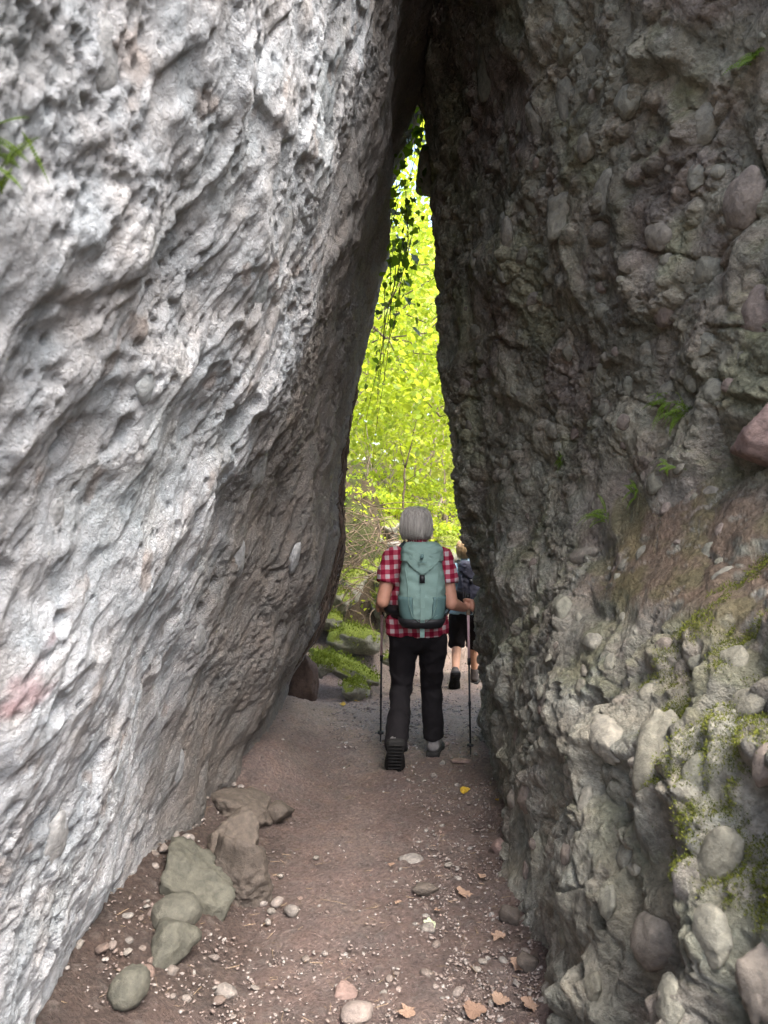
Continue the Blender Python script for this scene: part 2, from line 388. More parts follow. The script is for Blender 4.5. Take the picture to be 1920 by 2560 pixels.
GLp = GLd.reshape(-1, 3); ux, uy = proj(np.maximum(GLp, [-9, .3, -9]))
paint = sstep(.10, .03, np.linalg.norm(GLp - np.array([-.74, 1.50, 1.22]), axis=1) * (1 + .8 * fbm(P, 12, 2, 56))); cl = cl * (1 - .5 * paint[:, None]) + .5 * paint[:, None] * np.array([.5, .14, .18])
def close_rock(G, col, backx, nm, mat):
    nz, ny = G.shape[:2]; V = G.reshape(-1, 3); Fq = grid_faces(nz, ny).tolist()
    n0 = len(V)
    # back columns and the top closing the solid
    ex = []; zz = G[:, 0, 2]
    for k in range(nz): ex.append((backx, 7.2 if backx < 0 else 6.3, zz[k] if backx < 0 else zz[k] - .5 * max(0, zz[k] - 1.6)))
    for k in range(nz): ex.append((backx, -2.6, zz[k]))
    V2 = np.concatenate([V, np.array(ex)]); c2 = np.concatenate([col, np.tile(col.mean(0), (len(ex), 1))])
    A = n0 + np.arange(nz); B = n0 + nz + np.arange(nz); e = np.arange(nz) * ny + ny - 1; s = np.arange(nz) * ny
    extra = []
    for k in range(0, nz - 1):
        extra += [[e[k], A[k], A[k + 1], e[k + 1]], [A[k], B[k], B[k + 1], A[k + 1]], [B[k], s[k], s[k + 1], B[k + 1]]]
    top = (nz - 1) * ny
    ci = len(V2); V2 = np.concatenate([V2, [[backx * .5, 2.5, zz[-1] + (.25 if backx < 0 else -.4)]]]); c2 = np.concatenate([c2, [col.mean(0)]])
    loop = list(range(top, top + ny)) + [A[-1], B[-1]]
    tris = [[loop[k], loop[(k + 1) % len(loop)], ci, ci] for k in range(len(loop))]
    quads = np.array(Fq + extra)
    me = bpy.data.meshes.new(nm)
    me.vertices.add(len(V2)); me.vertices.foreach_set('co', V2.astype(np.float32).ravel())
    nq, ntr = len(quads), len(tris)
    lv = np.concatenate([quads.ravel(), np.array([t[:3] for t in tris]).ravel()]).astype(np.int32)
    me.loops.add(len(lv)); me.loops.foreach_set('vertex_index', lv)
    me.polygons.add(nq + ntr)
    me.polygons.foreach_set('loop_start', np.concatenate([np.arange(nq) * 4, nq * 4 + np.arange(ntr) * 3]).astype(np.int32))
    me.polygons.foreach_set('use_smooth', np.ones(nq + ntr, dtype=bool))
    at = me.color_attributes.new('Col', 'FLOAT_COLOR', 'POINT'); c4 = np.ones((len(V2), 4), np.float32); c4[:, :3] = np.clip(c2, .01, .9)
    at.data.foreach_set('color', c4.ravel()); me.update(calc_edges=True); me.validate()
    return obj(nm, me, mat)
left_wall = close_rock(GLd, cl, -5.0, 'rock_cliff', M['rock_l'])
tag(left_wall, 'pale grey overhanging rock wall leaning over the path on the left', 'rock')

# --- right wall
yc2 = lin_cols([(-1.5, 1.0, .12), (1.0, 1.6, .006), (1.6, 3.2, .008), (3.2, 5.2, .011)])
t = np.linspace(0, 1, 30)[1:]
far_y = 5.2 + .55 * np.sin(t * math.pi / 2); far_x = .9 * (1 - np.cos(t * math.pi / 2)) + 3.0 * t ** 6
GR = wall_grid(RT, RZ, 1, yc2, zr, (far_y, far_x)); NR = grid_normals(GR, False)
if NR[len(zr) // 3, len(yc2) // 2, 0] > 0: NR = -NR
P = GR.reshape(-1, 3); Nr = NR.reshape(-1, 3)
near = sstep(3.6, 2.0, P[:, 1])
warp = np.stack([fbm(P, 2.4, 2, 191), fbm(P, 2.4, 2, 192), fbm(P, 2.4, 2, 193)], -1)
d = .10 * fbm(P, .95, 3, 101) * (1 - .6 * sstep(4, 5, P[:, 1])) + .06 * fbm(P + .2 * warp, 2.6, 3, 111) * (1 + .9 * near)
def cob(f1, f2, cid, frac, h, Rr, groove):
    """rounded stones standing a little proud of the matrix, a fine joint round each"""
    on = cid > 1 - frac; t_ = np.clip(f1 / Rr, 0, 1); prof = (1 - t_ ** 3) * np.sqrt(np.clip(1 - t_ * t_, 0, 1)) ** .5
    return on * (h * (.5 + .5 * cid) * prof - groove * np.exp(-((f1 / Rr - 1.02) / .10) ** 2))
g1, g2, gid = worley(P + .10 * warp, 3.6, 121)                  # broad blocks
d += .030 * (gid - .5) * sstep(0, .30, g2 - g1) - .022 * sstep(.05, .0, g2 - g1) * (gid > .55)
zone = sstep(-.25, .25, fbm(P, 1.3, 2, 195))
h1, h2, hid = worley(P * np.array([1, 1, 1.25]) + .03 * warp, 7.5, 122)
d += cob(h1, h2, hid, .45, .034, .47, .010) * (.35 + .65 * zone)
k1, k2, kid = worley(P + .015 * warp, 17, 123)
kp = sstep(-.3, .3, fbm(P, 1.7, 2, 194))
d += cob(k1, k2, kid, .55, .018, .48, .006) * (.25 + .75 * kp)
m1, m2, mid_ = worley(P, 38, 124); d += cob(m1, m2, mid_, .6, .008, .48, .002) * (.3 + .7 * kp)
q1, q2, qid = worley(P + .03 * warp, 7, 125); hole = (qid > .86) * sstep(.3, .14, q1) * sstep(1.9, 1.5, P[:, 2]); d -= .07 * hole
d += .0075 * fbm(P, 20, 4, 141, .6) * (.4 + .9 * sstep(-.1, .3, fbm(P, 2.3, 2, 146))) + .003 * fbm(P, 60, 2, 145)
# gullies on the near low shoulder
d += .055 * near * sstep(1.7, 1.2, P[:, 2]) * fbm(np.stack([P[:, 0], P[:, 1] * 1.3 + .3 * P[:, 2], P[:, 2] * .6], -1), 3.2, 3, 142, ridged=True)
lz = sstep(1.12, 1.3, P[:, 2]) * sstep(1.75, 1.55, P[:, 2]) * sstep(3.6, 3.0, P[:, 1])   # the earthy ledge is smoother
d = d * (1 - .55 * lz)
zfade = sstep(-.3, .2, P[:, 2])
GRd = (P + Nr * (d * (.4 + .6 * zfade))[:, None]).reshape(GR.shape)
GRd = fit_edge(GRd, [(-60, 408), (0, 409), (46, 411), (93, 414), (134, 428), (208, 431), (259, 435), (370, 438), (440, 451), (500, 454), (542, 463), (588, 477), (620, 472), (690, 481)], 5.2, True)
cr = np.tile(np.array([.27, .252, .195]), (len(P), 1))
cr *= (1 + .3 * fbm(P, 1.7, 4, 151))[:, None]
def mixc(c, f, col): return c * (1 - f[:, None]) + f[:, None] * np.array(col)
cr = mixc(cr, .55 * sstep(.1, .5, fbm(P, 1.5, 3, 152)), (.24, .185, .17))        # reddish zones
cr = mixc(cr, .5 * sstep(.1, .45, fbm(P, 2.2, 3, 153)), (.25, .255, .15))        # greenish film of algae
cr *= 1.35; low = sstep(1.9, 1.2, P[:, 2]); cr = mixc(cr, .6 * low, (.37, .355, .30))
pale = sstep(.0, .4, fbm(P, 3.1, 4, 154)) * low; cr = mixc(cr, .45 * pale, (.5, .5, .44))
cr *= (.66 + .34 * gid)[:, None] * (.85 + .3 * hid)[:, None] * (.88 + .24 * kid)[:, None]
cr = mixc(cr, .25 * (hid > .8), (.27, .2, .18))
Gn = grid_normals(GRd.reshape(GR.shape), False).reshape(-1, 3)
if Gn[:, 0].mean() > 0: Gn = -Gn
soil = lz * sstep(.15, .45, Gn[:, 2] + .3 * fbm(P, 5, 2, 155)); cr = mixc(cr, .85 * soil, (.17, .115, .08))
cr = mixc(cr, .8 * hole, (.09, .08, .06))
mossf = sstep(.15, .45, fbm(P, 2.6, 4, 156) + .45 * Gn[:, 2] - .12 + .25 * near - .3 * (P[:, 2] > 1.8)) * sstep(.3, .8, P[:, 2]); cr = mixc(cr, .35 * mossf, (.13, .145, .04))
drop = np.zeros(GRd.shape[1]); drop[len(yc2):] = sstep(.15, 1.4, far_x)          # unseen far side lowered to let sun onto the bank
GRd[..., 2] -= .5 * np.clip(GRd[..., 2] - 1.6, 0, None) * drop[None, :]
right_wall = close_rock(GRd, cr, 5.0, 'rock_cliff', M['rock_r'])
tag(right_wall, 'dark olive brown rock wall studded with stones on the right', 'rock')

def wall_at(G, px, py):
    U, Vv = proj(np.where((G[..., 1:2] < .4) | (G[..., 1:2] > 5.9) | (np.abs(G[..., 0:1]) > 1.9), np.array([99, 1, 99]), G))
    d2 = (U - px) ** 2 + (Vv - py) ** 2; c = np.where(d2 < max(16, d2.min() + 1)); k = int(np.argmin(G[c[0], c[1], 1])); i, j = c[0][k], c[1][k]
    return np.array(G[i, j]), i, j
GRn = Gn.reshape(GR.shape); GLn = grid_normals(GLd, False)
if GLn[..., 0].mean() < 0: GLn = -GLn

# --- stone shapes shared by embedded stones, pebbles and boulders
IV5, IF5 = ico_np(5); IV, IF = ico_np(4); IV3, IF3 = ico_np(3); IV2, IF2 = ico_np(2)
def stone_mesh(name, seed, V, Fc, amp=.12, facet=.5, detail=.05):
    """a stone as a rounded polyhedron: facet 0 = water-worn, 1 = freshly broken"""
    r_ = np.random.default_rng(seed); off = r_.uniform(-50, 50, 3)
    nf_ = 16 if facet > .4 else 30; n = r_.normal(size=(nf_, 3)); n /= np.linalg.norm(n, axis=1, keepdims=True); lim = r_.uniform(.62 if facet > .4 else .8, 1.0, nf_)
    q = lim[None] / np.maximum(V @ n.T, .12); pw_ = 5 + 40 * facet
    rad = (q ** -pw_).sum(1) ** (-1 / pw_); rad = rad * facet ** .5 + (1 - facet ** .5) * (.55 * rad + .42)
    rad = rad * (1 + amp * fbm(V + off, .9, 2, seed) + detail * fbm(V + off, 3.2, 4, seed + 3, .6) + detail * .5 * fbm(V + off, 6, 2, seed + 9, ridged=True))
    v = V * rad[:, None]; v /= np.abs(v).max(0)[None] * .5 + .5
    return mesh_np(name, v, Fc)
COB = [stone_mesh('stone', 300 + k, IV, IF, .18, .02 + .035 * k, .07) for k in range(8)]
for m_ in COB: m_.materials.append(M['stone_r'])
COBL = [m_.copy() for m_ in COB[:5]]
for m_ in COBL: m_.materials.clear(); m_.materials.append(M['stone_l'])
PEB = [stone_mesh('stone', 340 + k, IV2, IF2, .2, .1 + .1 * k, .05) for k in range(8)]
for m_ in PEB: m_.materials.append(M['pebble'])
def embed(wall, meshes, p, n, size, sink=.35, roll=None, name='stone'):
    """size: (along, across, out of the wall)"""
    o = obj(name, random.choice(meshes), None, wall)
    q = Vector(n).to_track_quat('Z', 'Y'); q = q @ Quaternion((0, 0, 1), random.uniform(0, 6.28) if roll is None else roll)
    o.rotation_mode = 'QUATERNION'; o.rotation_quaternion = q; o.scale = size
    o.location = Vector(p) - Vector(n) * size[2] * sink
    return o
# stones one can pick out in the right wall (photo position, half length, half width, roll)
BIG_R = [(648, 762, .17, .075, 2.2), (602, 736, .11, .06, 2.9), (556, 606, .085, .065, 2.6), (523, 796, .085, .075, 0), (508, 800, .06, .05, 0), (690, 772, .075, .04, 1.4),
         (708, 856, .085, .04, 1.2), (648, 935, .09, .07, .8), (575, 556, .13, .05, .3), (555, 208, .15, .12, .5), (600, 188, .13, .1, 1), (748, 318, .13, .10, 1.2),
         (662, 318, .07, .06, 0), (700, 345, .06, .05, 0), (500, 235, .07, .11, 0), (545, 300, .09, .07, 0), (480, 60, .2, .26, .2), (470, 330, .08, .06, 0), (497, 275, .05, .08, 0),
         (520, 260, .05, .09, 0), (620, 100, .09, .08, 0), (590, 60, .08, .12, 0), (640, 350, .05, .04, 0), (655, 240, .09, .07, 0), (735, 200, .14, .1, .9), (700, 130, .12, .09, 0),
         (530, 120, .12, .16, .3), (560, 95, .1, .14, .2), (600, 410, .07, .05, 0), (620, 425, .05, .05, 0), (660, 395, .11, .06, .7), (700, 270, .1, .09, 0), (580, 150, .08, .06, 0),
         (705, 490, .06, .03, 0), (660, 505, .05, .035, 0), (675, 470, .04, .03, 0), (575, 690, .05, .04, 0), (545, 660, .03, .025, 0), (552, 645, .03, .02, 0), (562, 655, .025, .025, 0),
         (540, 690, .04, .03, 0), (606, 660, .05, .035, 0), (640, 690, .05, .04, 0), (660, 640, .06, .035, 0), (690, 660, .05, .04, 0), (620, 560, .06, .04, 0), (530, 560, .05, .04, 0),
         (745, 700, .08, .06, 0), (760, 760, .07, .05, 0), (730, 655, .06, .05, 0), (700, 930, .09, .07, 0), (600, 900, .06, .05, 0), (560, 850, .05, .05, 0), (580, 800, .06, .04, 0), (620, 850, .06, .05, 0),
         (520, 870, .05, .04, 0), (560, 940, .06, .05, 0), (590, 985, .05, .06, 0), (660, 1000, .07, .05, 0)]
placed = []
for k, (px, py, la, lb, ro) in enumerate(BIG_R):
    p, i, j = wall_at(GRd, px, py); n = NR[i, j]
    if k >= 10: la, lb = la * .8, lb * .85
    embed(right_wall, COB, p, n, (la, lb, min(la, lb) * (.9 if k < 10 else .55)), .45 if k < 10 else .6, ro if ro else None)
    placed.append((p, la))
cnt = 0
while cnt < 225:
    i = rng.integers(60, len(zr) - 60); j = rng.integers(90, GRd.shape[1] - 12); p = GRd[i, j]
    u, v = proj(p)
    if not (400 < u < 790 and -20 < v < 1050): continue
    sz = float(rng.choice([.018, .026, .036, .05], p=[.25, .35, .28, .12])) * rng.uniform(.8, 1.25) * (1.25 if p[2] > 1.8 else .9)
    if any(np.linalg.norm(p - q) < (s + sz) * .95 for q, s in placed): continue
    if rng.random() > .25 + .75 * float(sstep(-.2, .25, fbm(p[None], 1.4, 2, 177))[0]): continue
    placed.append((p, sz)); cnt += 1
    embed(right_wall, COB, p, NR[i, j], (sz * rng.uniform(.9, 1.35), sz * rng.uniform(.65, 1), sz * rng.uniform(.45, .75)), .5)
# left wall: smooth blue-grey cobbles and flakes
BIG_L = [(290, 232, .13, .08, .4), (267, 292, .09, .06, .6), (264, 470, .22, .11, .9), (60, 845, .11, .08, .4), (185, 770, .12, .07, .6), (205, 640, .10, .06, .6),
         (245, 560, .12, .06, .7), (112, 60, .10, .07, .5), (150, 395, .07, .05, 1), (115, 910, .07, .06, .3), (300, 560, .1, .07, .3), (60, 520, .07, .05, .3)]
for px, py, la, lb, ro in BIG_L:
    p, i, j = wall_at(GLd, px, py); n = NL[i, j]
    sc_ = min(1, .45 + .22 * p[1])
    embed(left_wall, COBL, p, n, (la * sc_, lb * sc_, lb * .4 * sc_), .72, 1.57 + ro if ro else None)

# ------------------------------------------------------------------ ground
def gh(x, y):
    x = np.asarray(x, float); y = np.asarray(y, float)
    P3 = np.stack([x, y, np.zeros_like(x)], -1).reshape(-1, 3)
    z = -.14 * sstep(5.6, 7.6, y)
    z = z + .26 * sstep(-.42, -1.05, x) * sstep(6.4, 5.5, y) + .06 * sstep(.35, .7, x) * sstep(6, 4, y)
    z = z + .14 * np.exp(-(((x + .62) / .2) ** 2 + ((y - 4.35) / .42) ** 2)) + .10 * np.exp(-(((x + .55) / .3) ** 2 + ((y - 5.6) / .6) ** 2))
    Hc = 1.95 - 1.15 * sstep(-.25, .75, x) - .75 * sstep(.7, 2.2, x)
    y0 = 6.75 + 2.4 * np.maximum(0, x + .1)
    bank = Hc * sstep(0, 2.3, y - y0)
    z = z + bank + .05 * np.maximum(0, y - 11) + .9 * sstep(14, 40, y)
    z = z + .05 * np.maximum(0, np.abs(x) - 6)
    nf = fbm(P3, 1.1, 3, 201).reshape(x.shape)
    z = z + nf * (.035 + .25 * sstep(6.8, 9, y))
    return z
def gh1(x, y): return float(gh(np.array([x]), np.array([y]))[0])
gx = np.concatenate([-np.geomspace(60, 1.45, 40)[:-1], lin_cols([(-1.45, 1.2, .0085)]), np.geomspace(1.2, 60, 40)[1:]])
gy = np.concatenate([lin_cols([(-12, 1.8, .5), (1.8, 3.2, .0075), (3.2, 5.0, .0125), (5.0, 10, .024)]), np.geomspace(10, 90, 60)[1:]])
XX, YY = np.meshgrid(gx, gy); ZZ = gh(XX, YY)
P = np.stack([XX, YY, ZZ], -1).reshape(-1, 3)
det = sstep(9.5, 8.5, P[:, 1]) * sstep(1.5, 1.9, P[:, 1]) * sstep(1.6, 1.25, np.abs(P[:, 0]))
nn = .022 * fbm(P, 5, 3, 211) + .012 * fbm(P, 17, 3, 212) + .0035 * fbm(P, 60, 2, 213)
s1, s2, sid = worley(P * np.array([1, 1, 0.3]), 26, 214); nn += .007 * (sid > .72) * np.sqrt(np.clip(1 - (s1 / .5) ** 2, 0, 1))
P2 = P.copy(); P2[:, 2] += nn * det
ce = np.tile(np.array([.245, .178, .158]), (len(P), 1))
ce *= (1 + .35 * fbm(P, 2.2, 4, 221))[:, None]
ce = mixc(ce, .5 * sstep(.05, .4, fbm(P, 3.5, 3, 222)), (.31, .24, .212))
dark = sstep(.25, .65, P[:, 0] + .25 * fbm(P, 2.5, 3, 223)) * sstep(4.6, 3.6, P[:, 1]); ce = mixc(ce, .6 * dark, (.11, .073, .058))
foot_shade = sstep(-.3, -.65, P[:, 0] + .2 * fbm(P, 2.5, 3, 225)) * sstep(4.2, 3.2, P[:, 1]); ce = mixc(ce, .8 * foot_shade, (.10, .072, .06))  # shade under the left overhang, painted into the soil colour
ce = mixc(ce, .55 * (sid > .72) * sstep(.5, .3, s1) * det, (.27, .22, .195))
e1, e2, eid = worley(P * np.array([1, 1, .3]), 70, 226); ce = mixc(ce, .28 * (eid > .72) * sstep(.4, .25, e1) * det, (.36, .31, .285))
fg = sstep(4.6, 5.6, P[:, 1] + .3 * fbm(P, 1.5, 2, 227)); ce = mixc(ce, .8 * fg, (.40, .31, .26))  # pale gravel, its colour lifted to stand in for missing sunlight
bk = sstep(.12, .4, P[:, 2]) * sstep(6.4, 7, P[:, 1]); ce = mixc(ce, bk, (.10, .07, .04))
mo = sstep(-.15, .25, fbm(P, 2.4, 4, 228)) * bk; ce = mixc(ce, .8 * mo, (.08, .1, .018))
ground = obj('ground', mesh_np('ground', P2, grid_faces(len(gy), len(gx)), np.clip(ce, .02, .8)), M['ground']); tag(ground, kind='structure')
def gz(x, y): return gh1(x, y)
def on_ground(px, py):
    """the spot on the ground seen at a photo position"""
    ky = (py - 512) / F; kx = (px - 384) / F
    ys = np.linspace(1.8, 9, 900); zs = gh(kx * ys, ys); f = (CZ - ky * ys) - zs
    k = int(np.argmax(f < 0)); return kx * ys[k], ys[k], zs[k]

def W(px, py, Y): return Vector(((px - 384) / F * Y, Y, CZ - (py - 512) / F * Y))

# ------------------------------------------------------------------ loose rocks
def rock(name, loc, size, mat, label, cat='rock', group=None, seed=1, rot=(0, 0, 0), facet=.35, amp=.2, sub=None, detail=.06):
    v, f = (IV, IF) if sub is None else sub
    me = stone_mesh(name, seed, v, f, amp, facet, detail); o = obj(name, me, mat)
    o.location = loc; o.scale = size; o.rotation_euler = rot
    return tag(o, label, cat, group)
x, y, z = on_ground(212, 925)
rock('boulder', (x - .10, y + .14, z + .03), (.17, .17, .21), M['boulder'], 'large angular greenish boulder at the foot of the left rock wall', seed=11, rot=(.2, -.25, .5), facet=.9, amp=.1, sub=(IV5, IF5), detail=.1)
rock('boulder', (x + .05, y + .28, z + .04), (.15, .16, .16), M['brownstone'], 'brown angular boulder leaning on the right side of the greenish boulder', seed=12, rot=(.2, .5, .2), facet=.9, amp=.1, sub=(IV5, IF5), detail=.1)
rock('boulder', (x - .04, y + .52, z + .06), (.16, .15, .16), M['brownstone'], 'brown block of rock behind the greenish boulder', seed=13, rot=(.1, .2, 1.1), facet=.9, amp=.1, sub=(IV5, IF5), detail=.1)
rock('boulder', (x - .06, y + .95, z + .05), (.18, .16, .11), M['brownstone'], 'low earthy rock at the foot of the left wall behind the boulders', seed=18, rot=(.1, .2, .4), facet=.8, amp=.2, sub=(IV5, IF5), detail=.1)
x, y, z = on_ground(168, 962)
rock('cobble', (x + .01, y + .04, z + .055), (.085, .095, .075), M['boulder'], 'rounded grey cobble broken open, in front of the greenish boulder', seed=14, rot=(.1, .3, .3), facet=.5)
x, y, z = on_ground(165, 945)
rock('cobble', (x + .01, y + .08, z + .06), (.10, .09, .07), M['boulder'], 'smooth round cobble touching the back of the broken cobble', seed=15, rot=(.1, -.2, .9), facet=0, amp=.12)
x, y, z = on_ground(127, 1015)
rock('cobble', (x, y + .05, z + .05), (.055, .075, .055), M['boulder'], 'egg shaped pale cobble at the bottom left of the path', seed=16, rot=(.3, 0, -.3), facet=0, amp=.1)
x, y, z = on_ground(276, 827)
rock('cobble', (x, y + .05, z + .05), (.078, .07, .06), M['brownstone'], 'rounded square stone lying alone left of the path', seed=17, rot=(.1, .1, .2), facet=.45, amp=.1)
for k, (px, py, s_) in enumerate([(262, 905, .028), (276, 906, .03), (292, 915, .036), (271, 913, .02), (283, 901, .018), (268, 924, .016), (300, 900, .014)]):
    x, y, z = on_ground(px, py)
    o = obj('stone', PEB[k], None, ground); o.location = (x, y, z + s_ * .35); o.scale = (s_, s_ * .8, s_ * .7); o.rotation_euler = (0, 0, k)
for k in range(46):                       # rubble banked against the foot of the left wall
    x = rng.normal(-.76, .10); y = rng.uniform(2.25, 3.9); s_ = float(rng.choice([.010, .016, .024, .034], p=[.35, .35, .2, .1])); z = gh1(x, y)
    o = obj('stone', PEB[k % 8], None, ground); o.location = (x, y, z + s_ * .2); o.scale = (s_ * rng.uniform(.9, 1.4), s_, s_ * rng.uniform(.6, .9)); o.rotation_euler = (rng.uniform(-.4, .4), rng.uniform(-.4, .4), rng.uniform(0, 6.3))
x, y, z = on_ground(414, 862)
rock('slab', (x, y + .02, z + .005), (.065, .06, .014), M['pebble'], 'flat grey slab set in the path beside the gravel', seed=21, sub=(IV3, IF3), rot=(.05, .05, .4), facet=.5)
x, y, z = on_ground(462, 763)
rock('slab', (x, y + .02, z + .005), (.09, .06, .018), M['pinkstone'], 'flat pinkish slab in the path by the pole tip', seed=22, sub=(IV3, IF3), rot=(-.03, .05, .2), facet=.5)
x, y, z = on_ground(426, 895)
rock('slab', (x, y + .02, z + .008), (.06, .03, .028), M['brownstone'], 'brown half buried stone with pebbles lying against it', seed=23, sub=(IV3, IF3), rot=(.1, .1, .1), facet=.5)
x, y, z = on_ground(500, 856)
rock('cobble', (x + .01, y + .02, z + .02), (.045, .04, .035), M['pinkstone'], 'small reddish stone tucked against the right rock wall', seed=24, sub=(IV3, IF3), facet=.5)
x, y, z = on_ground(512, 925)
rock('cobble', (x, y + .03, z + .02), (.045, .04, .038), M['brownstone'], 'dark brown stone at the foot of the right rock wall', seed=25, sub=(IV3, IF3), facet=.5)
x, y, z = on_ground(530, 975)
rock('cobble', (x, y + .03, z + .02), (.04, .04, .03), M['brownstone'], 'dark stone beneath the right rock wall nearest the viewer', seed=26, sub=(IV3, IF3), facet=.5)
x, y, z = on_ground(343, 1000)
rock('cobble', (x, y + .03, z + .005), (.045, .04, .022), M['pinkstone'], 'reddish crumbly stone in the foreground of the path', seed=27, sub=(IV3, IF3), facet=.5, amp=.35)
x, y, z = on_ground(357, 1023)
rock('cobble', (x, y + .03, z + .01), (.055, .045, .03), M['pebble'], 'large grey pebble at the bottom edge of the path', seed=28, sub=(IV3, IF3), facet=.2)
# pinkish boulder wedged on the ledge
p, i, j = wall_at(GRd, 760, 440)
rock('boulder', (p[0] - .0, p[1] - .06, p[2] + .0), (.14, .17, .115), M['pinkstone'], 'smooth pink boulder wedged above the earthy ledge at the right edge', seed=31, rot=(.2, .35, .3), facet=.7, amp=.12)
p, i, j = wall_at(GRd, 758, 985)
rock('boulder', (p[0] + .02, p[1] - .02, p[2] - .02), (.085, .1, .1), M['stone_r'], 'rough brown rock knob in the bottom right corner', seed=32, rot=(.3, .2, .4), facet=.45, amp=.35, detail=.12)
# mossy rocks beyond the gap
MOSSY = [(355, 640, 7.25, (.27, .22, .15), 'largest moss covered boulder beyond the gap', (0, .15, .2)),
         (345, 668, 6.85, (.36, .15, .10), 'long mossy rock slanting down to the path beyond the gap', (0, .38, -.1)),
         (355, 690, 6.55, (.13, .12, .11), 'small grey rock with moss on top at the edge of the gravel', (.1, .1, .3)),
         (393, 660, 6.95, (.11, .1, .06), 'low flat moss patch of rock left of the hiker\'s legs', (0, .1, .2)),
         (322, 665, 6.7, (.12, .12, .11), 'grey rock with a mossy crest beside the leaning brown slab', (.1, .2, .3)),
         (386, 607, 7.7, (.16, .16, .19), 'dark lichen spotted rock behind the largest mossy boulder', (.1, .1, .3)),
         (330, 622, 7.5, (.13, .14, .1), 'mossy rock half hidden by the left rock wall', (.1, .1, .9)),
         (372, 570, 8.2, (.28, .2, .16), 'broad mossy rock in the bank behind the hiker\'s shoulder', (.1, .1, .5)),
         (352, 585, 8.0, (.2, .2, .2), 'mossy bank rock under the dry twigs', (.1, .3, .5)),
         (362, 545, 8.5, (.24, .2, .17), 'mossy rock high in the bank under the shrubs', (.2, .1, .2)), (344, 530, 8.7, (.2, .2, .2), 'mossy rock at the top of the bank by the left wall edge', (.1, .2, .8)),
         (388, 585, 7.95, (.17, .16, .14), 'mossy rock in the bank beside the hiker\'s elbow', (.1, .1, .3)), (338, 600, 7.75, (.17, .16, .15), 'small mossy rock in the bank below the twigs', (.3, .1, .3)),
         (452, 548, 8.9, (.26, .2, .14), 'mossy rock right of the hiker\'s neck', (.1, .1, .3)), (383, 528, 8.8, (.22, .2, .15), 'earthy mossy rock below the forked sapling', (.1, .1, .3))]
for k, (px, py, Y, s_, lab, ro) in enumerate(MOSSY):
    rock('mossy_rock', W(px, py, Y), s_, M['mossrock'], lab, seed=40 + k, rot=ro, facet=.4, amp=.3, detail=.1, group='mossy rocks beyond the gap')
rock('grey_stone', W(396, 547, 8.5), (.11, .1, .085), M['pebble'], 'pale round stone on the bank beside the hiker\'s shoulder', seed=55, facet=.2, sub=(IV3, IF3))
M['darkstone'] = stone_mat('dark_brown_rock', [(0, (.075, .05, .04)), (1, (.085, .058, .045))])
rock('brown_slab', W(309, 678, 6.05), (.14, .1, .21), M['darkstone'], 'dark brown slab leaning at the far foot of the left rock wall', seed=56, rot=(.1, -.25, .4), facet=.6, amp=.1)

# ------------------------------------------------------------------ pebbles, gravel, litter
def path_spot():
    while True:
        py = rng.uniform(690, 1040); ky = (py - 512) / F; y = CZ / ky
        x = rng.uniform(-.85, .62)
        c = .12 + .10 * (y - 2.3) / 2
        wgt = math.exp(-((x - c - .06) / .17) ** 2) * .9 + .07 + .35 * (y > 4.6) * (x > -.4)
        if y < 2.75: wgt += .25
        if rng.random() < wgt: return x, y
near_list = [path_spot() for _ in range(230)]
for k, (x, y) in enumerate(near_list):
    s_ = float(rng.choice([.007, .010, .014, .02], p=[.3, .38, .24, .08])) * rng.uniform(.85, 1.2)
    o = obj('stone', PEB[k % 8], None, ground); o.location = (x, y, gh1(x, y) + s_ * .25)
    o.scale = (s_ * rng.uniform(.9, 1.5), s_ * rng.uniform(.8, 1.1), s_ * rng.uniform(.45, .8)); o.rotation_euler = (rng.uniform(-.3, .3), rng.uniform(-.3, .3), rng.uniform(0, 6.3))
def scatter(templateV, templateF, pos, scale, rots):
    """rots: (N,3,3); scale (N,3) or (N,1)"""
    V = np.einsum('nij,nvj->nvi', rots, templateV[None] * scale[:, None, :]) + pos[:, None, :]
    n, k = len(pos), len(templateV)
    Fc = (templateF[None] + (np.arange(n) * k)[:, None, None]).reshape(-1, templateF.shape[1])
    return V.reshape(-1, 3), Fc
def rand_rot(n, tilt=6.3):
    a = rng.uniform(0, 6.283, n); b = rng.uniform(-tilt, tilt, n); c = rng.uniform(-tilt, tilt, n)
    ca, sa, cb, sb, cc, sc_ = np.cos(a), np.sin(a), np.cos(b), np.sin(b), np.cos(c), np.sin(c); o, i = np.zeros(n), np.ones(n)
    Rz = np.stack([ca, -sa, o, sa, ca, o, o, o, i], -1).reshape(-1, 3, 3); Ry = np.stack([cb, o, sb, o, i, o, -sb, o, cb], -1).reshape(-1, 3, 3)
    Rx = np.stack([i, o, o, o, cc, -sc_, o, sc_, cc], -1).reshape(-1, 3, 3)
    return Rz @ Ry @ Rx
I1V, I1F = ico_np(1)
ng = 5200
gp = np.array([path_spot() for _ in range(ng)]); fy = rng.uniform(5.0, 8.6, 2200); fx_ = rng.uniform(-.35, 1.6, 2200)
gp = np.concatenate([gp, np.stack([fx_, fy], -1)])
rx, ry, _ = on_ground(212, 925)            # grit banked round the fallen blocks and along the foot of both walls
gp = np.concatenate([gp, np.stack([rx + rng.normal(-.02, .17, 220), ry + rng.normal(.2, .35, 220)], -1), np.stack([rng.normal(-.82, .09, 260), rng.uniform(2.1, 3.6, 260)], -1), np.stack([rng.normal(.47, .07, 900), rng.uniform(2.0, 4.4, 900)], -1)]); gzv = gh(gp[:, 0], gp[:, 1])
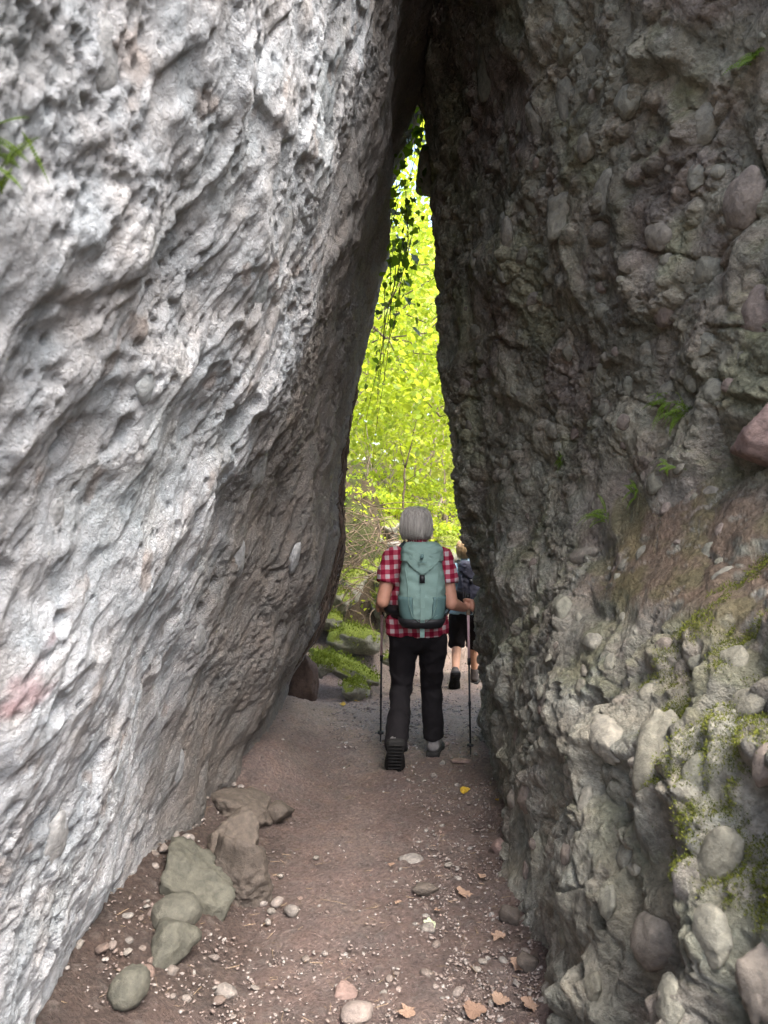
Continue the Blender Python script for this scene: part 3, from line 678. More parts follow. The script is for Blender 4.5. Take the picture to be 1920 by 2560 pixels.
gs = rng.choice([.003, .0045, .006, .008], len(gp), p=[.35, .35, .2, .1])[:, None] * np.stack([rng.uniform(.9, 1.7, len(gp)), rng.uniform(.7, 1.1, len(gp)), rng.uniform(.4, .8, len(gp))], -1)
gs *= (1 + .5 * (gp[:, 1] > 5))[:, None]
gpos = np.concatenate([gp, gzv[:, None] + gs[:, 2:3] * .4], 1)
Vg, Fg = scatter(I1V * (1 + .2 * rng.normal(size=(len(I1V), 1)) * .5), I1F, gpos, gs, rand_rot(len(gp), .3))
m_gravel, nt_, b_ = mat_new('gravel'); ge_ = N(nt_, 'ShaderNodeNewGeometry')
rg_ = ramp(nt_, [(0, (.10, .075, .065)), (.45, (.17, .13, .112)), (.8, (.185, .155, .14)), (1, (.25, .225, .205))]); L(nt_, ge_.outputs['Random Per Island'], rg_.inputs[0]); L(nt_, rg_.outputs[0], b_.inputs['Base Color']); b_.inputs['Roughness'].default_value = .7
tag(obj('gravel', mesh_np('gravel', Vg, Fg, smooth=True), m_gravel), 'fine pale gravel strewn along the path', 'gravel', kind='stuff')
# needles and tiny twigs lying on the earth
tv = np.array([[-.5, 0, 0], [.5, 0, 0], [.5, .03, .02], [-.5, .03, .02], [0, .015, .05]]); tf = np.array([[0, 1, 4], [1, 2, 4], [2, 3, 4], [3, 0, 4]])
nl = 1100; lp = np.stack([rng.uniform(-.95, .75, nl), rng.uniform(2.0, 6.0, nl) ** 1.0], -1); lzv = gh(lp[:, 0], lp[:, 1])
Vt, Ft = scatter(tv, tf, np.concatenate([lp, lzv[:, None] + .006], 1), rng.uniform(.015, .05, (nl, 1)) * np.array([[1, 1, 1]]), rand_rot(nl, .12))
tag(obj('litter', mesh_np('litter', Vt, Ft), M['twig']), 'dry needles and tiny twigs on the earth path', 'litter', kind='stuff')

# ------------------------------------------------------------------ leaves
def ovate():
    prof = [(0, 0), (.12, .18), (.30, .34), (.55, .38), (.78, .24), (1.0, 0)]
    V = []; 
    for yv, wv in prof: V.append((-wv * .85, yv, .10 * wv - .12 * yv * yv)); V.append((0, yv, -.12 * yv * yv)); V.append((wv * .85, yv, .10 * wv - .12 * yv * yv))
    Fq = []
    for i in range(len(prof) - 1):
        a = i * 3; Fq += [[a, a + 1, a + 4, a + 3], [a + 1, a + 2, a + 5, a + 4]]
    return np.array(V), np.array(Fq)
def ovate_lo():
    V = np.array([(0, 0, 0), (-.33, .42, .05), (0, .45, -.03), (.33, .42, .05), (0, 1, -.1)]); return V, np.array([[0, 2, 1], [0, 3, 2], [1, 2, 4], [2, 3, 4]])
OV, OF = ovate(); OLV, OLF = ovate_lo()
def leaf_rots(n, droop=(.1, .9), roll=.5):
    ph = rng.uniform(0, 6.283, n); de = rng.uniform(*droop, n)
    T = np.stack([np.cos(ph) * np.cos(de), np.sin(ph) * np.cos(de), -np.sin(de)], -1)
    up = np.stack([rng.normal(0, roll, n), rng.normal(0, roll, n), np.ones(n)], -1)
    X = np.cross(T, up); X /= np.linalg.norm(X, axis=1, keepdims=True); Z = np.cross(X, T)
    return np.stack([X, T, Z], -1)
def crown_points(n, c, r, lumps=14, hollow=.35, flat=.5):
    """leaf positions gathered in sprays spread through an uneven volume"""
    nl = max(6, n // 28)
    d = rng.normal(size=(nl, 3)); d /= np.linalg.norm(d, axis=1, keepdims=True)
    rad = rng.uniform(hollow, 1, (nl, 1)) ** .6 * (1 + .25 * fbm(d * 2, 1.5, 2, int(rng.integers(999)))[:, None])
    cc = d * rad
    k = rng.integers(0, nl, n); sp = rng.normal(size=(n, 3)) * np.array([.17, .17, .17 * flat])
    return np.array(c) + (cc[k] + sp) * np.array(r)
def limb(mb, a, b, r0, r1, wob=.08, n=7, k=6):
    a, b = np.array(a, float), np.array(b, float); L_ = np.linalg.norm(b - a)
    pts = [a + (b - a) * t + rng.normal(size=3) * wob * L_ * math.sin(math.pi * t) * .35 for t in np.linspace(0, 1, n)]
    mb.tube(pts, list(np.linspace(r0, r1, n)), k); return pts
def tree(name, base, c, r, n, size, mat, bark, label, group, tr=.05, hi=False, parts=0, droop=(.1, .9)):
    root = empty(name, base); b0 = np.array(base)
    mb = MB(); top = np.array(c) + np.array([0, 0, r[2] * .5]) - b0
    pts = limb(mb, (0, 0, -.15), top, tr, tr * .25, .12, 10)
    for k in range(9):
        q = pts[rng.integers(3, 9)]; dirn = rng.normal(size=3); dirn /= np.linalg.norm(dirn)
        e = np.array(c) - b0 + dirn * np.array(r) * .75
        limb(mb, q, e, tr * .35, tr * .08, .15, 6, 4)
    mb.build('trunk', bark, root)
    P_ = crown_points(n, c, r) - b0
    sz = size * rng.uniform(.65, 1.25, (n, 1)) * np.ones((1, 3)); Rm = leaf_rots(n, droop)
    if parts:
        lm = [mesh_np('leaf', OV * 1.0, OF)]; lm[0].materials.append(mat)
        dc = np.abs((P_ + b0)[:, 0] / (P_ + b0)[:, 1] - .03); order = np.argsort(dc)
        for q in order[:parts]:
            o = obj('leaf', lm[0], None, root); o.matrix_local = Matrix.Translation(P_[q]) @ Matrix(Rm[q].tolist()).to_4x4() @ Matrix.Scale(float(sz[q, 0]), 4)
        keep = order[parts:]; P_, sz, Rm = P_[keep], sz[keep], Rm[keep]
    V, Fc = scatter(OV if hi else OLV, OF if hi else OLF, P_, sz, Rm)
    o = obj('crown', mesh_np('crown', V, Fc), mat, root); 
    if parts: o['kind'] = 'stuff'
    return tag(root, label, 'tree', group)
G1 = 'broadleaf trees beyond the gap'
tree('hazel_tree', (-1.3, 9.9, gz(-1.3, 9.9)), (.1, 9.7, 4.9), (2.0, 1.3, 2.5), 7000, .092, M['leaf'], M['bark'], 'nearest lime green broadleaf tree filling the top of the gap', G1, .05, True, 280)
tree('hazel_tree', (2.3, 11.6, gz(2.3, 11.6)), (1.0, 11.4, 4.4), (2.4, 1.8, 2.8), 7500, .09, M['leaf'], M['bark'], 'lime green broadleaf tree at the right side of the gap', G1, .06, True)
tree('hazel_tree', (-.9, 12.8, gz(-.9, 12.8)), (-.2, 12.6, 3.9), (2.2, 1.6, 1.7), 6500, .075, M['leaf'], M['palebark'], 'bright broadleaf tree at middle height behind the nearest leaves', G1, .045)
tree('young_tree', (.9, 14.5, gz(.9, 14.5)), (.8, 14.5, 4.6), (2.6, 1.8, 2.2), 5000, .10, M['leaf_far'], M['palebark'], 'slender pale trunked young tree right of the hiker\'s head', G1, .05)
far_spots = [(-3.2, 17, 6), (-1.2, 19, 6.2), (1.0, 21, 6.5), (3.0, 18, 6), (-4.5, 24, 7.5), (-1.5, 26, 8), (2.2, 28, 8), (5.5, 25, 8), (-7, 30, 9), (0.3, 33, 9), (4.6, 34, 9.5), (8, 31, 9)]
FL = ['yellow green tree far behind, left edge of the gap', 'yellow green tree far behind the nearest leaves', 'yellow green tree far behind the hiker', 'yellow green tree far behind, right of the hiker']
for k, (x, y, h) in enumerate(far_spots):
    g = gz(x, y)
    tree('forest_tree', (x, y, g), (x, y, g + h * .56), (h * .36, h * .3, h * .46), 3200, .2, M['leaf_far'], M['palebark'], 'yellow green forest tree in the sunlit wood behind the near leaves', 'far trees in the sunlit wood', .09)
# sapling with a forked dark stem
root = empty('sapling', tuple(W(402, 505, 9.1))); mb = MB(); b0 = np.array(W(402, 505, 9.1))
p1 = np.array(W(405, 468, 9.1)) - b0; p2 = np.array(W(417, 418, 9.1)) - b0; p3 = np.array(W(398, 432, 9.2)) - b0; p4 = np.array(W(424, 470, 9.0)) - b0
limb(mb, (0, 0, -.2), p1, .014, .011, .05); limb(mb, p1, p2, .011, .004, .05); limb(mb, p1, p3, .008, .003, .05); limb(mb, p1 * .6, p4, .006, .002, .05)
mb.build('stem', M['root'], root)
lmesh = mesh_np('leaf', OV, OF); lmesh.materials.append(M['leaf'])
Rm = leaf_rots(46)
for k in range(46):
    a_, b_ = random.choice([(p1, p2), (p1, p3), (p1 * .6, p4), (p1, p2)]); q = a_ + (b_ - a_) * random.uniform(.2, 1.1) + rng.normal(size=3) * .05
    o = obj('leaf', lmesh, None, root); o.matrix_local = Matrix.Translation(q) @ Matrix(Rm[k].tolist()).to_4x4() @ Matrix.Scale(random.uniform(.06, .11), 4)
tag(root, 'small sapling with a dark forked stem on the bank above the hiker', 'sapling')
# slender bare stems standing in the bright undergrowth
for px, y0_, y1_, Yd, dx_, lab in [(372, 500, 425, 10.2, -6, 'slender leaning stem left of the forked sapling'), (388, 498, 440, 11.0, 9, 'thin pale stem leaning right behind the forked sapling'),
                                   (431, 505, 395, 12.5, 2, 'straight pale trunk right of the hiker\'s head'), (446, 515, 430, 11.5, -3, 'thin stem close to the right rock wall edge'), (381, 502, 445, 10.4, -14, 'crooked pale stem crossing behind the sapling')]:
    b0 = np.array(W(px, y0_, Yd)); root = empty('bare_stem', tuple(b0)); mb = MB(); tp = np.array(W(px + dx_, y1_, Yd)) - b0
    pts = limb(mb, (0, 0, -.4), tp, .017, .006, .06, 9, 5)
    for q in range(4): st_ = pts[rng.integers(4, 8)]; limb(mb, st_, st_ + rng.normal(size=3) * np.array([.25, .2, .1]) + np.array([0, 0, .3]), .006, .002, .1, 5, 4)
    mb.build('stem', M['palebark'], root); tag(root, lab, 'stem', 'bare stems in the undergrowth')
# low shrubs on top of the bank
SH = [(352, 500, 8.9, .45, 'leafy shrub on the bank touching the left rock wall'), (375, 505, 9.3, .4, 'leafy shrub on the bank left of the hiker\'s head'), (445, 520, 9.9, .5, 'leafy shrub right of the hiker\'s head'),
      (425, 500, 10.5, .5, 'pale shrub directly above the hiker\'s head'), (460, 540, 9.2, .35, 'low shrub against the right rock wall behind the blond hiker'), (395, 490, 10.8, .6, 'pale shrub behind the forked sapling')]
for k, (px, py, Y, r_, lab) in enumerate(SH):
    c = np.array(W(px, py, Y)); base = (c[0], c[1], gz(c[0], c[1])); root = empty('shrub', base); mb = MB()
    for q in range(7): limb(mb, (0, 0, -.05), c - np.array(base) + rng.normal(size=3) * r_ * .5, .008, .002, .1, 6, 4)
    mb.build('stems', M['twig'], root)
    P_ = crown_points(900, c, (r_, r_ * .8, r_ * .6)) - np.array(base)
    V, Fc = scatter(OLV, OLF, P_, .05 * rng.uniform(.6, 1.4, (900, 1)) * np.ones((1, 3)), leaf_rots(900)); obj('foliage', mesh_np('foliage', V, Fc), M['leaf'], root)
    tag(root, lab, 'shrub', 'shrubs on the bank')
# forest floor plants on the bank (uncountable)
nb = 5200; bx = rng.uniform(-2.5, 3.0, nb); by = rng.uniform(7.6, 13, nb); okm = gh(bx, by) > .45; bx, by = bx[okm], by[okm]
V, Fc = scatter(OLV, OLF, np.stack([bx, by, gh(bx, by) + rng.uniform(.01, .16, len(bx))], -1), rng.uniform(.03, .07, (len(bx), 1)) * np.ones((1, 3)), leaf_rots(len(bx)))
tag(obj('ground_cover', mesh_np('ground_cover', V, Fc), M['leaf']), 'small green plants covering the bank', 'plants', kind='stuff')
# the wood closing the view
nw = 36000; a_ = rng.uniform(-1.15, 1.15, nw); rr = rng.uniform(38, 52, nw); hz = rng.uniform(0, 1, nw) ** 1.1 * 17
P_ = np.stack([np.sin(a_) * rr, np.cos(a_) * rr, 2.2 + hz], -1); P_ += .8 * rng.normal(size=P_.shape)
V, Fc = scatter(OLV, OLF, P_, rng.uniform(.5, 1.0, (nw, 1)) * np.ones((1, 3)), leaf_rots(nw, (.2, 1.2)))
tag(obj('far_wood', mesh_np('far_wood', V, Fc), M['leaf_far']), 'sunlit wood closing the view behind everything', 'wood', kind='stuff')

# ------------------------------------------------------------------ twigs and roots
mb = MB()
for k in range(150):
    s0 = np.array(W(rng.uniform(338, 404), rng.uniform(505, 612), rng.uniform(7.2, 8.4)))
    e0 = s0 + np.array([rng.normal(0, .35), rng.normal(-.1, .15), rng.uniform(-.5, .1)])
    mid = (s0 + e0) / 2 + np.array([rng.normal(0, .12), -.05, rng.uniform(-.05, .2)])
    pts = [(1 - t) ** 2 * s0 + 2 * t * (1 - t) * mid + t * t * e0 for t in np.linspace(0, 1, 8)]
    mb.tube(pts, list(np.linspace(.0055, .002, 8)), 4)
tag(mb.build('dry_twigs', M['twig']), 'tangle of dry twigs and roots hanging over the mossy bank', 'twigs', kind='stuff')
mb = MB()
for k in range(150):
    zt = rng.uniform(.9, 2.5); yt = rng.uniform(5.35, 5.85); i = int(np.argmin(abs(zr - zt))); j = int(np.argmin(abs(GL[i, :, 1] - yt)))
    pts = []; le = rng.uniform(.15, .6)
    for t in np.linspace(0, 1, 8):
        ii = max(0, int(np.argmin(abs(zr - (zt - t * le))))); jj = int(np.clip(j + rng.integers(-1, 2), 0, GLd.shape[1] - 1))
        pts.append(GLd[ii, jj] + GLn[ii, jj] * rng.uniform(.0, .022))
    mb.tube(pts, list(np.linspace(.007, .002, 8) * rng.uniform(.6, 1.4)), 4)
tag(mb.build('hanging_roots', M['root']), 'dark fibrous roots clinging to the far edge of the left wall', 'roots', kind='stuff')

# ------------------------------------------------------------------ ivy in the top of the gap
def ivy_leaf():
    o = [(0, 0), (.22, -.12), (.5, -.02), (.44, .22), (.52, .44), (.30, .60), (0, 1.0), (-.30, .60), (-.52, .44), (-.44, .22), (-.5, -.02), (-.22, -.12)]
    V = [(0, .3, -.03)] + [(x_, y_, .06 * abs(x_) - .1 * y_ * y_) for x_, y_ in o]
    return np.array(V), np.array([[0, k + 1, (k + 1) % len(o) + 1] for k in range(len(o))])
IVV, IVF = ivy_leaf(); ivm = mesh_np('leaf', IVV, IVF); ivm.materials.append(M['ivy'])
def ivy(px, py, Y, length, nleaf, label, lean=0, size=.07, spread=.06, leafspan=1.0):
    top = np.array(W(px, py, Y)); root = empty('ivy_vine', tuple(top - np.array([0, 0, length]))); mb = MB(); b0 = top - np.array([0, 0, length])
    strands = []
    for s_ in range(3):
        off = rng.normal(size=3) * np.array([.05, .05, .02]); n = 12
        pts = [top - b0 + off + np.array([lean * t + .03 * math.sin(5 * t + s_), .02 * math.sin(4 * t + 2 * s_), -length * t * (1 - .2 * s_)]) for t in np.linspace(0, 1, n)]
        strands.append(pts); mb.tube(pts, list(np.linspace(.0035, .0014, n)), 4)
    mb.build('stem', M['root'], root)
    Rm = leaf_rots(nleaf, (.5, 1.4), .5)
    for k in range(nleaf):
        st = random.choice(strands); t = random.random() ** 1.1 * leafspan * .999; f = t * (len(st) - 1); q = st[int(f)] + rng.normal(size=3) * spread
        o = obj('leaf', ivm, None, root); o.matrix_local = Matrix.Translation(q) @ Matrix(Rm[k].tolist()).to_4x4() @ Matrix.Scale(size * random.uniform(.4, 1.3), 4)
    tag(root, label, 'ivy', 'ivy hanging in the gap')
ivy(400, 208, 5.4, .75, 40, 'dense ivy strand hanging beside the left wall in the gap', -.02, .06)
ivy(409, 216, 5.45, .85, 34, 'ivy strand with the largest leaves in the middle of the gap', -.05, .075)
ivy(397, 262, 5.55, 1.5, 16, 'long thin ivy strand hanging lowest in the gap', -.10, .05, .04, .45)
ivy(391, 290, 5.6, 1.1, 22, 'sparse ivy strand hugging the left wall edge', -.12, .05, .04, .8)
ivy(420, 116, 5.5, .6, 40, 'ivy clump in the upper hole between the rocks', -.08, .06, .07)
ivy(404, 118, 5.45, .65, 40, 'ivy leaves left of the upper hole between the rocks', -.02, .06, .06)
ivy(400, 185, 5.4, .4, 26, 'short ivy tuft under the upper hole', .0, .065, .06)

# ------------------------------------------------------------------ fallen leaves
def fallen_leaf_mesh(seed, lobes=5):
    r_ = np.random.default_rng(seed); n = 26; V = [(0, 0, 0)]
    for k in range(n):
        a = 2 * math.pi * k / n; rad = .66 + .13 * math.cos(lobes * a) * (1 if math.sin(a) > -.6 else .4) + r_.normal(0, .07)
        V.append((rad * math.cos(a), rad * math.sin(a), .30 * abs(math.sin(a * 1.5 + seed)) * rad + r_.normal(0, .05)))
    mid = [tuple(np.array(V[k + 1]) * .5 * np.array([1, 1, .25 + .5 * (k % 2)])) for k in range(n)]
    V += mid; Fc = []
    for k in range(n):
        k2 = (k + 1) % n; Fc += [[0, n + 1 + k, n + 1 + k2], [n + 1 + k, k + 1, k2 + 1], [n + 1 + k, k2 + 1, n + 1 + k2]]
    return mesh_np('fallen_leaf', np.array(V), np.array(Fc), smooth=False)
FLM = [fallen_leaf_mesh(k, 5 if k % 2 else 3) for k in range(5)]
FALL = [(465, 793, .055, 'yellowleaf', 'bright yellow fallen leaf on the path behind the hiker', 0), (430, 928, .045, 'greenleaf', 'pale green fallen leaf in the middle of the path', 0),
        (464, 898, .06, 'deadleaf', 'curled tan leaf right of the half buried brown stone', 0), (498, 940, .05, 'deadleaf', 'crumpled tan leaf beside the dark stones under the right wall', 0),
        (520, 968, .06, 'deadleaf', 'broad dry leaf close to the foot of the right rock wall', 0), (474, 1015, .07, 'deadleaf', 'large crumpled pinkish leaf at the bottom of the picture', 0),
        (407, 1018, .05, 'deadleaf', 'small curled leaf at the bottom edge of the path', 0), (500, 1005, .055, 'deadleaf', 'dry leaf between the large crumpled leaf and the right wall', 0),
        (530, 1010, .06, 'deadleaf', 'brown leaf in the bottom corner under the right wall', 0), (482, 880, .035, 'deadleaf', 'small tan leaf above the curled tan leaf', 0),
        (391, 868, .03, 'deadleaf', 'small faded tan leaf left of the flat grey slab', 0), (398, 906, .025, 'deadleaf', 'tiny tan leaf left of the half buried brown stone', 0),
        (497, 803, .02, 'yellowleaf', 'tiny yellow leaf at the foot of the right rock wall', 0), (437, 915, .035, 'deadleaf', 'reddish leaf scrap above the pale green leaf', 0),
        (343, 706, .05, 'yellowleaf', 'yellow leaf on the gravel below the small mossy rock', 0), (357, 703, .04, 'yellowleaf', 'second yellow leaf on the gravel right of the first below the mossy rocks', 0)]
for k, (px, py, s_, mt, lab, _) in enumerate(FALL):
    x, y, z = on_ground(px, py); me = FLM[k % 5].copy(); me.materials.append(M[mt])
    o = obj('fallen_leaf', me); o.location = (x, y, z + .014); o.scale = (s_ * .75, s_ * .75, s_ * .6); o.rotation_euler = (rng.uniform(-.3, .3), rng.uniform(-.3, .3), rng.uniform(0, 6))
    tag(o, lab, 'leaf', 'fallen leaves on the path')

# ------------------------------------------------------------------ ferns in the cracks
def frond(mb_stem, leafs, base, dirn, length, npair, size, droop, nrm):
    p = np.array(base, float); d_ = np.array(dirn, float); d_ /= np.linalg.norm(d_); pts = [p.copy()]
    for k in range(npair):
        d_ = d_ + np.array([0, 0, -droop / npair]); d_ /= np.linalg.norm(d_); p = p + d_ * length / npair; pts.append(p.copy())
        side = np.cross(d_, nrm); side /= np.linalg.norm(side) + 1e-6; s_ = size * math.sin(math.pi * (.18 + .8 * k / npair))
        for sg in (-1, 1): leafs.append((p + sg * side * s_ * .1, side * sg, np.cross(side * sg, d_), s_))
    mb_stem.tube(pts, list(np.linspace(.0011, .0005, len(pts))), 3)
OVR = np.array([(0, 0, 0), (-.42, .45, .04), (0, .5, -.02), (.42, .45, .04), (-.3, .85, .02), (.3, .85, .02), (0, 1, -.03)]); OVRF = np.array([[0, 2, 1], [0, 3, 2], [1, 2, 4], [2, 3, 5], [2, 6, 4], [2, 5, 6]])
def fern(G, Gnn, px, py, nf, length, size, label, npair=16, droop=1.6, up=.4, at=None, nrm=None):
    if at is None: p, i, j = wall_at(G, px, py); n = Gnn[i, j]
    else: p, n = np.array(at), np.array(nrm)
    root = empty('fern', tuple(p))
    for f in range(nf):
        mb = MB(); lf = []
        dirn = n * .6 + rng.normal(size=3) * .45 + np.array([0, 0, up])
        frond(mb, lf, rng.normal(size=3) * .012, dirn, length * rng.uniform(.6, 1.15), npair, size, droop, n + np.array([.1, -.2, .2]))
        V = []; Fc = []
        for q, tdir, nn_, s_ in lf:
            X = np.cross(tdir, nn_); X /= np.linalg.norm(X) + 1e-9
            A = np.stack([X, tdir, nn_ / (np.linalg.norm(nn_) + 1e-9)], -1); Fc.append(OVRF + len(V) * len(OVR)); V.append((OVR * s_) @ A.T + q)
        o = mb.build('stem', M['fern'], None)
        fo = obj('frond', mesh_np('frond', np.concatenate(V), np.concatenate(Fc)), M['fern'], root); o.parent = fo
    tag(root, label, 'fern', 'ferns in the rock')
fern(GRd, NR, 683, 412, 13, 0.145, 0.0077, 'large drooping fern in the crack left of the pink boulder')
fern(GRd, NR, 665, 400, 10, 0.102, 0.0072, 'fern tuft just above the large drooping fern on the right wall')
fern(GRd, NR, 602, 520, 12, 0.128, 0.0072, 'fern hanging at the left end of the earthy ledge')
fern(GRd, NR, 634, 492, 10, 0.076, 0.0060, 'small fern above the earthy ledge')
fern(GRd, NR, 668, 470, 8, 0.060, 0.0055, 'tiny fern under the rock lip left of the pink boulder')
fern(GRd, NR, 559, 460, 10, 0.060, 0.0050, 'small dark fern on the bare right wall face')
fern(GRd, NR, 752, 65, 8, 0.102, 0.0077, 'sprig of fern at the upper right edge')
fern(GLd, GLn, 2, 130, 6, .06, .0042, 'bright fern sprig on the upper left edge of the pale wall', droop=.5)
fern(GLd, GLn, 2, 172, 6, .06, .0042, 'bright fern sprig just below the upper left one', droop=.7)
# ------------------------------------------------------------------ moss cushions
def moss_tufts(P_, Nn, n_each, size, mat, name, label):
    k = np.repeat(np.arange(len(P_)), n_each); pos = P_[k] + rng.normal(size=(len(k), 3)) * size * 1.1
    up = Nn[k] + rng.normal(size=(len(k), 3)) * .6 + np.array([0, 0, .5]); up /= np.linalg.norm(up, axis=1, keepdims=True)
    X = np.cross(up, rng.normal(size=(len(k), 3))); X /= np.linalg.norm(X, axis=1, keepdims=True); Z = np.cross(X, up)
    V, Fc = scatter(np.array([(-.3, 0, 0), (.3, 0, 0), (.2, .6, .1), (0, 1.1, .2), (-.2, .6, .1)]), np.array([[0, 1, 2], [0, 2, 4], [4, 2, 3]]), pos, size * rng.uniform(.5, 1.3, (len(k), 1)) * np.ones((1, 3)), np.stack([X, up, Z], -1))
    return tag(obj(name, mesh_np(name, V, Fc), mat), label, 'moss', kind='stuff')
PR = GRd.reshape(-1, 3); uR, vR = proj(np.where(PR[:, 1:2] < .5, np.array([99, 1, 99]), PR))
mk = fbm(PR, 5, 3, 301) + .3 * Gn[:, 2]
sel = np.where((PR[:, 1] < 2.35) & (PR[:, 2] > .75) & (PR[:, 2] < 1.42) & (mk > .22) & (uR > 640) & (uR < 800))[0]
sel = rng.choice(sel, min(3600, len(sel)), replace=False)
moss_tufts(PR[sel], Gn[sel], 9, .0048, M['moss'], 'moss', 'yellow green moss on the near shoulder of the right wall')
vP = []; vN = []
for o in [o for o in COL.objects if o.name.startswith('mossy_rock')]:
    mw = Matrix.LocRotScale(o.location, o.rotation_euler, o.scale); n_ = len(o.data.vertices)
    co = np.empty(n_ * 3, np.float32); o.data.vertices.foreach_get('co', co); co = co.reshape(-1, 3)
    A = np.array(mw); wp = co @ A[:3, :3].T + A[:3, 3]; nr = (co / np.array(o.scale)) @ np.array(o.rotation_euler.to_matrix()).T; nr /= np.linalg.norm(nr, axis=1, keepdims=True)
    ok = np.where(nr[:, 2] * .7 + fbm(wp, 6, 3, 311) > .42)[0]; ok = rng.choice(ok, min(len(ok), 420), replace=False); vP.append(wp[ok]); vN.append(nr[ok])
moss_tufts(np.concatenate(vP), np.concatenate(vN), 6, .018, M['moss_far'], 'moss', 'bright cushion moss on the rocks beyond the gap')

# ------------------------------------------------------------------ people
def capsule(p0, r0, p1, r1, k=18, m=5, flat0=False, flat1=False):
    p0, p1 = Vector(p0), Vector(p1); t = (p1 - p0).normalized(); n = t.orthogonal().normalized(); b = t.cross(n); rings = []
    prof = []
    if flat0: prof.append((p0, r0 * .9)); prof.append((p0, r0))
    else:
        for a in np.linspace(-math.pi / 2 * .97, 0, m): prof.append((p0 + t * r0 * math.sin(a), r0 * math.cos(a)))
    for s_ in (.25, .5, .75): prof.append((p0.lerp(p1, s_), r0 + (r1 - r0) * s_))
    if flat1: prof.append((p1, r1)); prof.append((p1 + t * .002, r1 * .9))
    else:
        for a in np.linspace(0, math.pi / 2 * .97, m): prof.append((p1 + t * r1 * math.sin(a), r1 * math.cos(a)))
    for c, r_ in prof: rings.append([list(c + (n * math.cos(2 * math.pi * j / k) + b * math.sin(2 * math.pi * j / k)) * r_) for j in range(k)])
    return rings
def ell(c, r, rot=None, k=20, m=11):
    rings = []; rot = rot or Matrix.Identity(3)
    for a in np.linspace(-math.pi / 2 * .97, math.pi / 2 * .97, m):
        rings.append([list(Vector(c) + rot @ Vector((r[0] * math.cos(a) * math.cos(2 * math.pi * j / k), r[1] * math.cos(a) * math.sin(2 * math.pi * j / k), r[2] * math.sin(a)))) for j in range(k)])
    return rings
def remesh(name, parts, voxel=.008, it=6, wr=0., wf=14, seed=5, mat=None, parent=None):
    mb = MB()
    for r_ in parts: mb.rings(r_)
    me = mb.mesh('tmp'); o = bpy.data.objects.new('tmp', me); COL.objects.link(o)
    md = o.modifiers.new('r', 'REMESH'); md.mode = 'VOXEL'; md.voxel_size = voxel; md.use_smooth_shade = True
    ms = o.modifiers.new('s', 'SMOOTH'); ms.iterations = it; ms.factor = .5
    bpy.context.view_layer.update(); dg = bpy.context.evaluated_depsgraph_get(); ev = o.evaluated_get(dg)
    out = bpy.data.meshes.new_from_object(ev); out.name = name
    bpy.data.objects.remove(o); bpy.data.meshes.remove(me)
    if wr:
        n_ = len(out.vertices); co = np.empty(n_ * 3, np.float32); out.vertices.foreach_get('co', co); co = co.reshape(-1, 3)
        nr = np.empty(n_ * 3, np.float32); out.vertices.foreach_get('normal', nr); nr = nr.reshape(-1, 3)
        q = co * np.array([1, 1, .75]) + .05 * np.stack([fbm(co, 6, 2, seed), fbm(co, 6, 2, seed + 1), fbm(co, 6, 2, seed + 2)], -1)
        dd = wr * (fbm(q, wf, 3, seed + 5, ridged=True) - .1)
        co = co + nr * dd[:, None]; out.vertices.foreach_set('co', co.astype(np.float32).ravel()); out.update()
    out.polygons.foreach_set('use_smooth', np.ones(len(out.polygons), dtype=bool))
    return obj(name, out, mat, parent)
def gingham(name):
    m, nt, b = mat_new(name); tc = N(nt, 'ShaderNodeTexCoord'); mp = N(nt, 'ShaderNodeMapping'); mp.inputs['Rotation'].default_value = (0, R(4), R(0)); L(nt, tc.outputs['Object'], mp.inputs[0])
    nz_ = noise(nt, mp.outputs[0], 5, 2); va = N(nt, 'ShaderNodeVectorMath', operation='SCALE'); L(nt, nz_.outputs['Color'], va.inputs[0]); va.inputs['Scale'].default_value = .03
    ad = N(nt, 'ShaderNodeVectorMath', operation='ADD'); L(nt, mp.outputs[0], ad.inputs[0]); L(nt, va.outputs[0], ad.inputs[1])
    sx = N(nt, 'ShaderNodeSeparateXYZ'); L(nt, ad.outputs[0], sx.inputs[0]); outs = []
    for ax, per in ((0, .052), (2, .056)):
        d_ = N(nt, 'ShaderNodeMath', operation='DIVIDE'); L(nt, sx.outputs[ax], d_.inputs[0]); d_.inputs[1].default_value = per
        f_ = N(nt, 'ShaderNodeMath', operation='FRACT'); L(nt, d_.outputs[0], f_.inputs[0])
        g_ = N(nt, 'ShaderNodeMath', operation='GREATER_THAN'); L(nt, f_.outputs[0], g_.inputs[0]); g_.inputs[1].default_value = .48; outs.append(g_)
    s_ = N(nt, 'ShaderNodeMath', operation='ADD'); L(nt, outs[0].outputs[0], s_.inputs[0]); L(nt, outs[1].outputs[0], s_.inputs[1])
    h_ = N(nt, 'ShaderNodeMath', operation='MULTIPLY'); L(nt, s_.outputs[0], h_.inputs[0]); h_.inputs[1].default_value = .5
    r_ = ramp(nt, [(0, (.45, .36, .37)), (.3, (.31, .055, .085)), (.8, (.185, .008, .026))], 'CONSTANT'); L(nt, h_.outputs[0], r_.inputs[0]); L(nt, r_.outputs[0], b.inputs['Base Color']); b.inputs['Roughness'].default_value = .9; b.inputs['Specular IOR Level'].default_value = .1
    return m
M['shirt'] = gingham('checked_cotton')
M['skin'] = simple('skin', (.44, .22, .15), .55, .12, 25, .1, 200)
M['skin2'] = simple('tanned_skin', (.5, .27, .17), .55, .12, 25)
M['trousers'] = simple('black_fabric', (.012, .0105, .0115), .85, .25, 12, .15, 300, .15)
M['navy'] = simple('navy_fabric', (.035, .036, .055), .6, .3, 12, .2, 200)
M['blue'] = simple('light_blue_fabric', (.28, .42, .5), .85, .15, 12)
M['teal'] = simple('teal_fabric', (.165, .25, .225), .7, .12, 9, .25, 240)
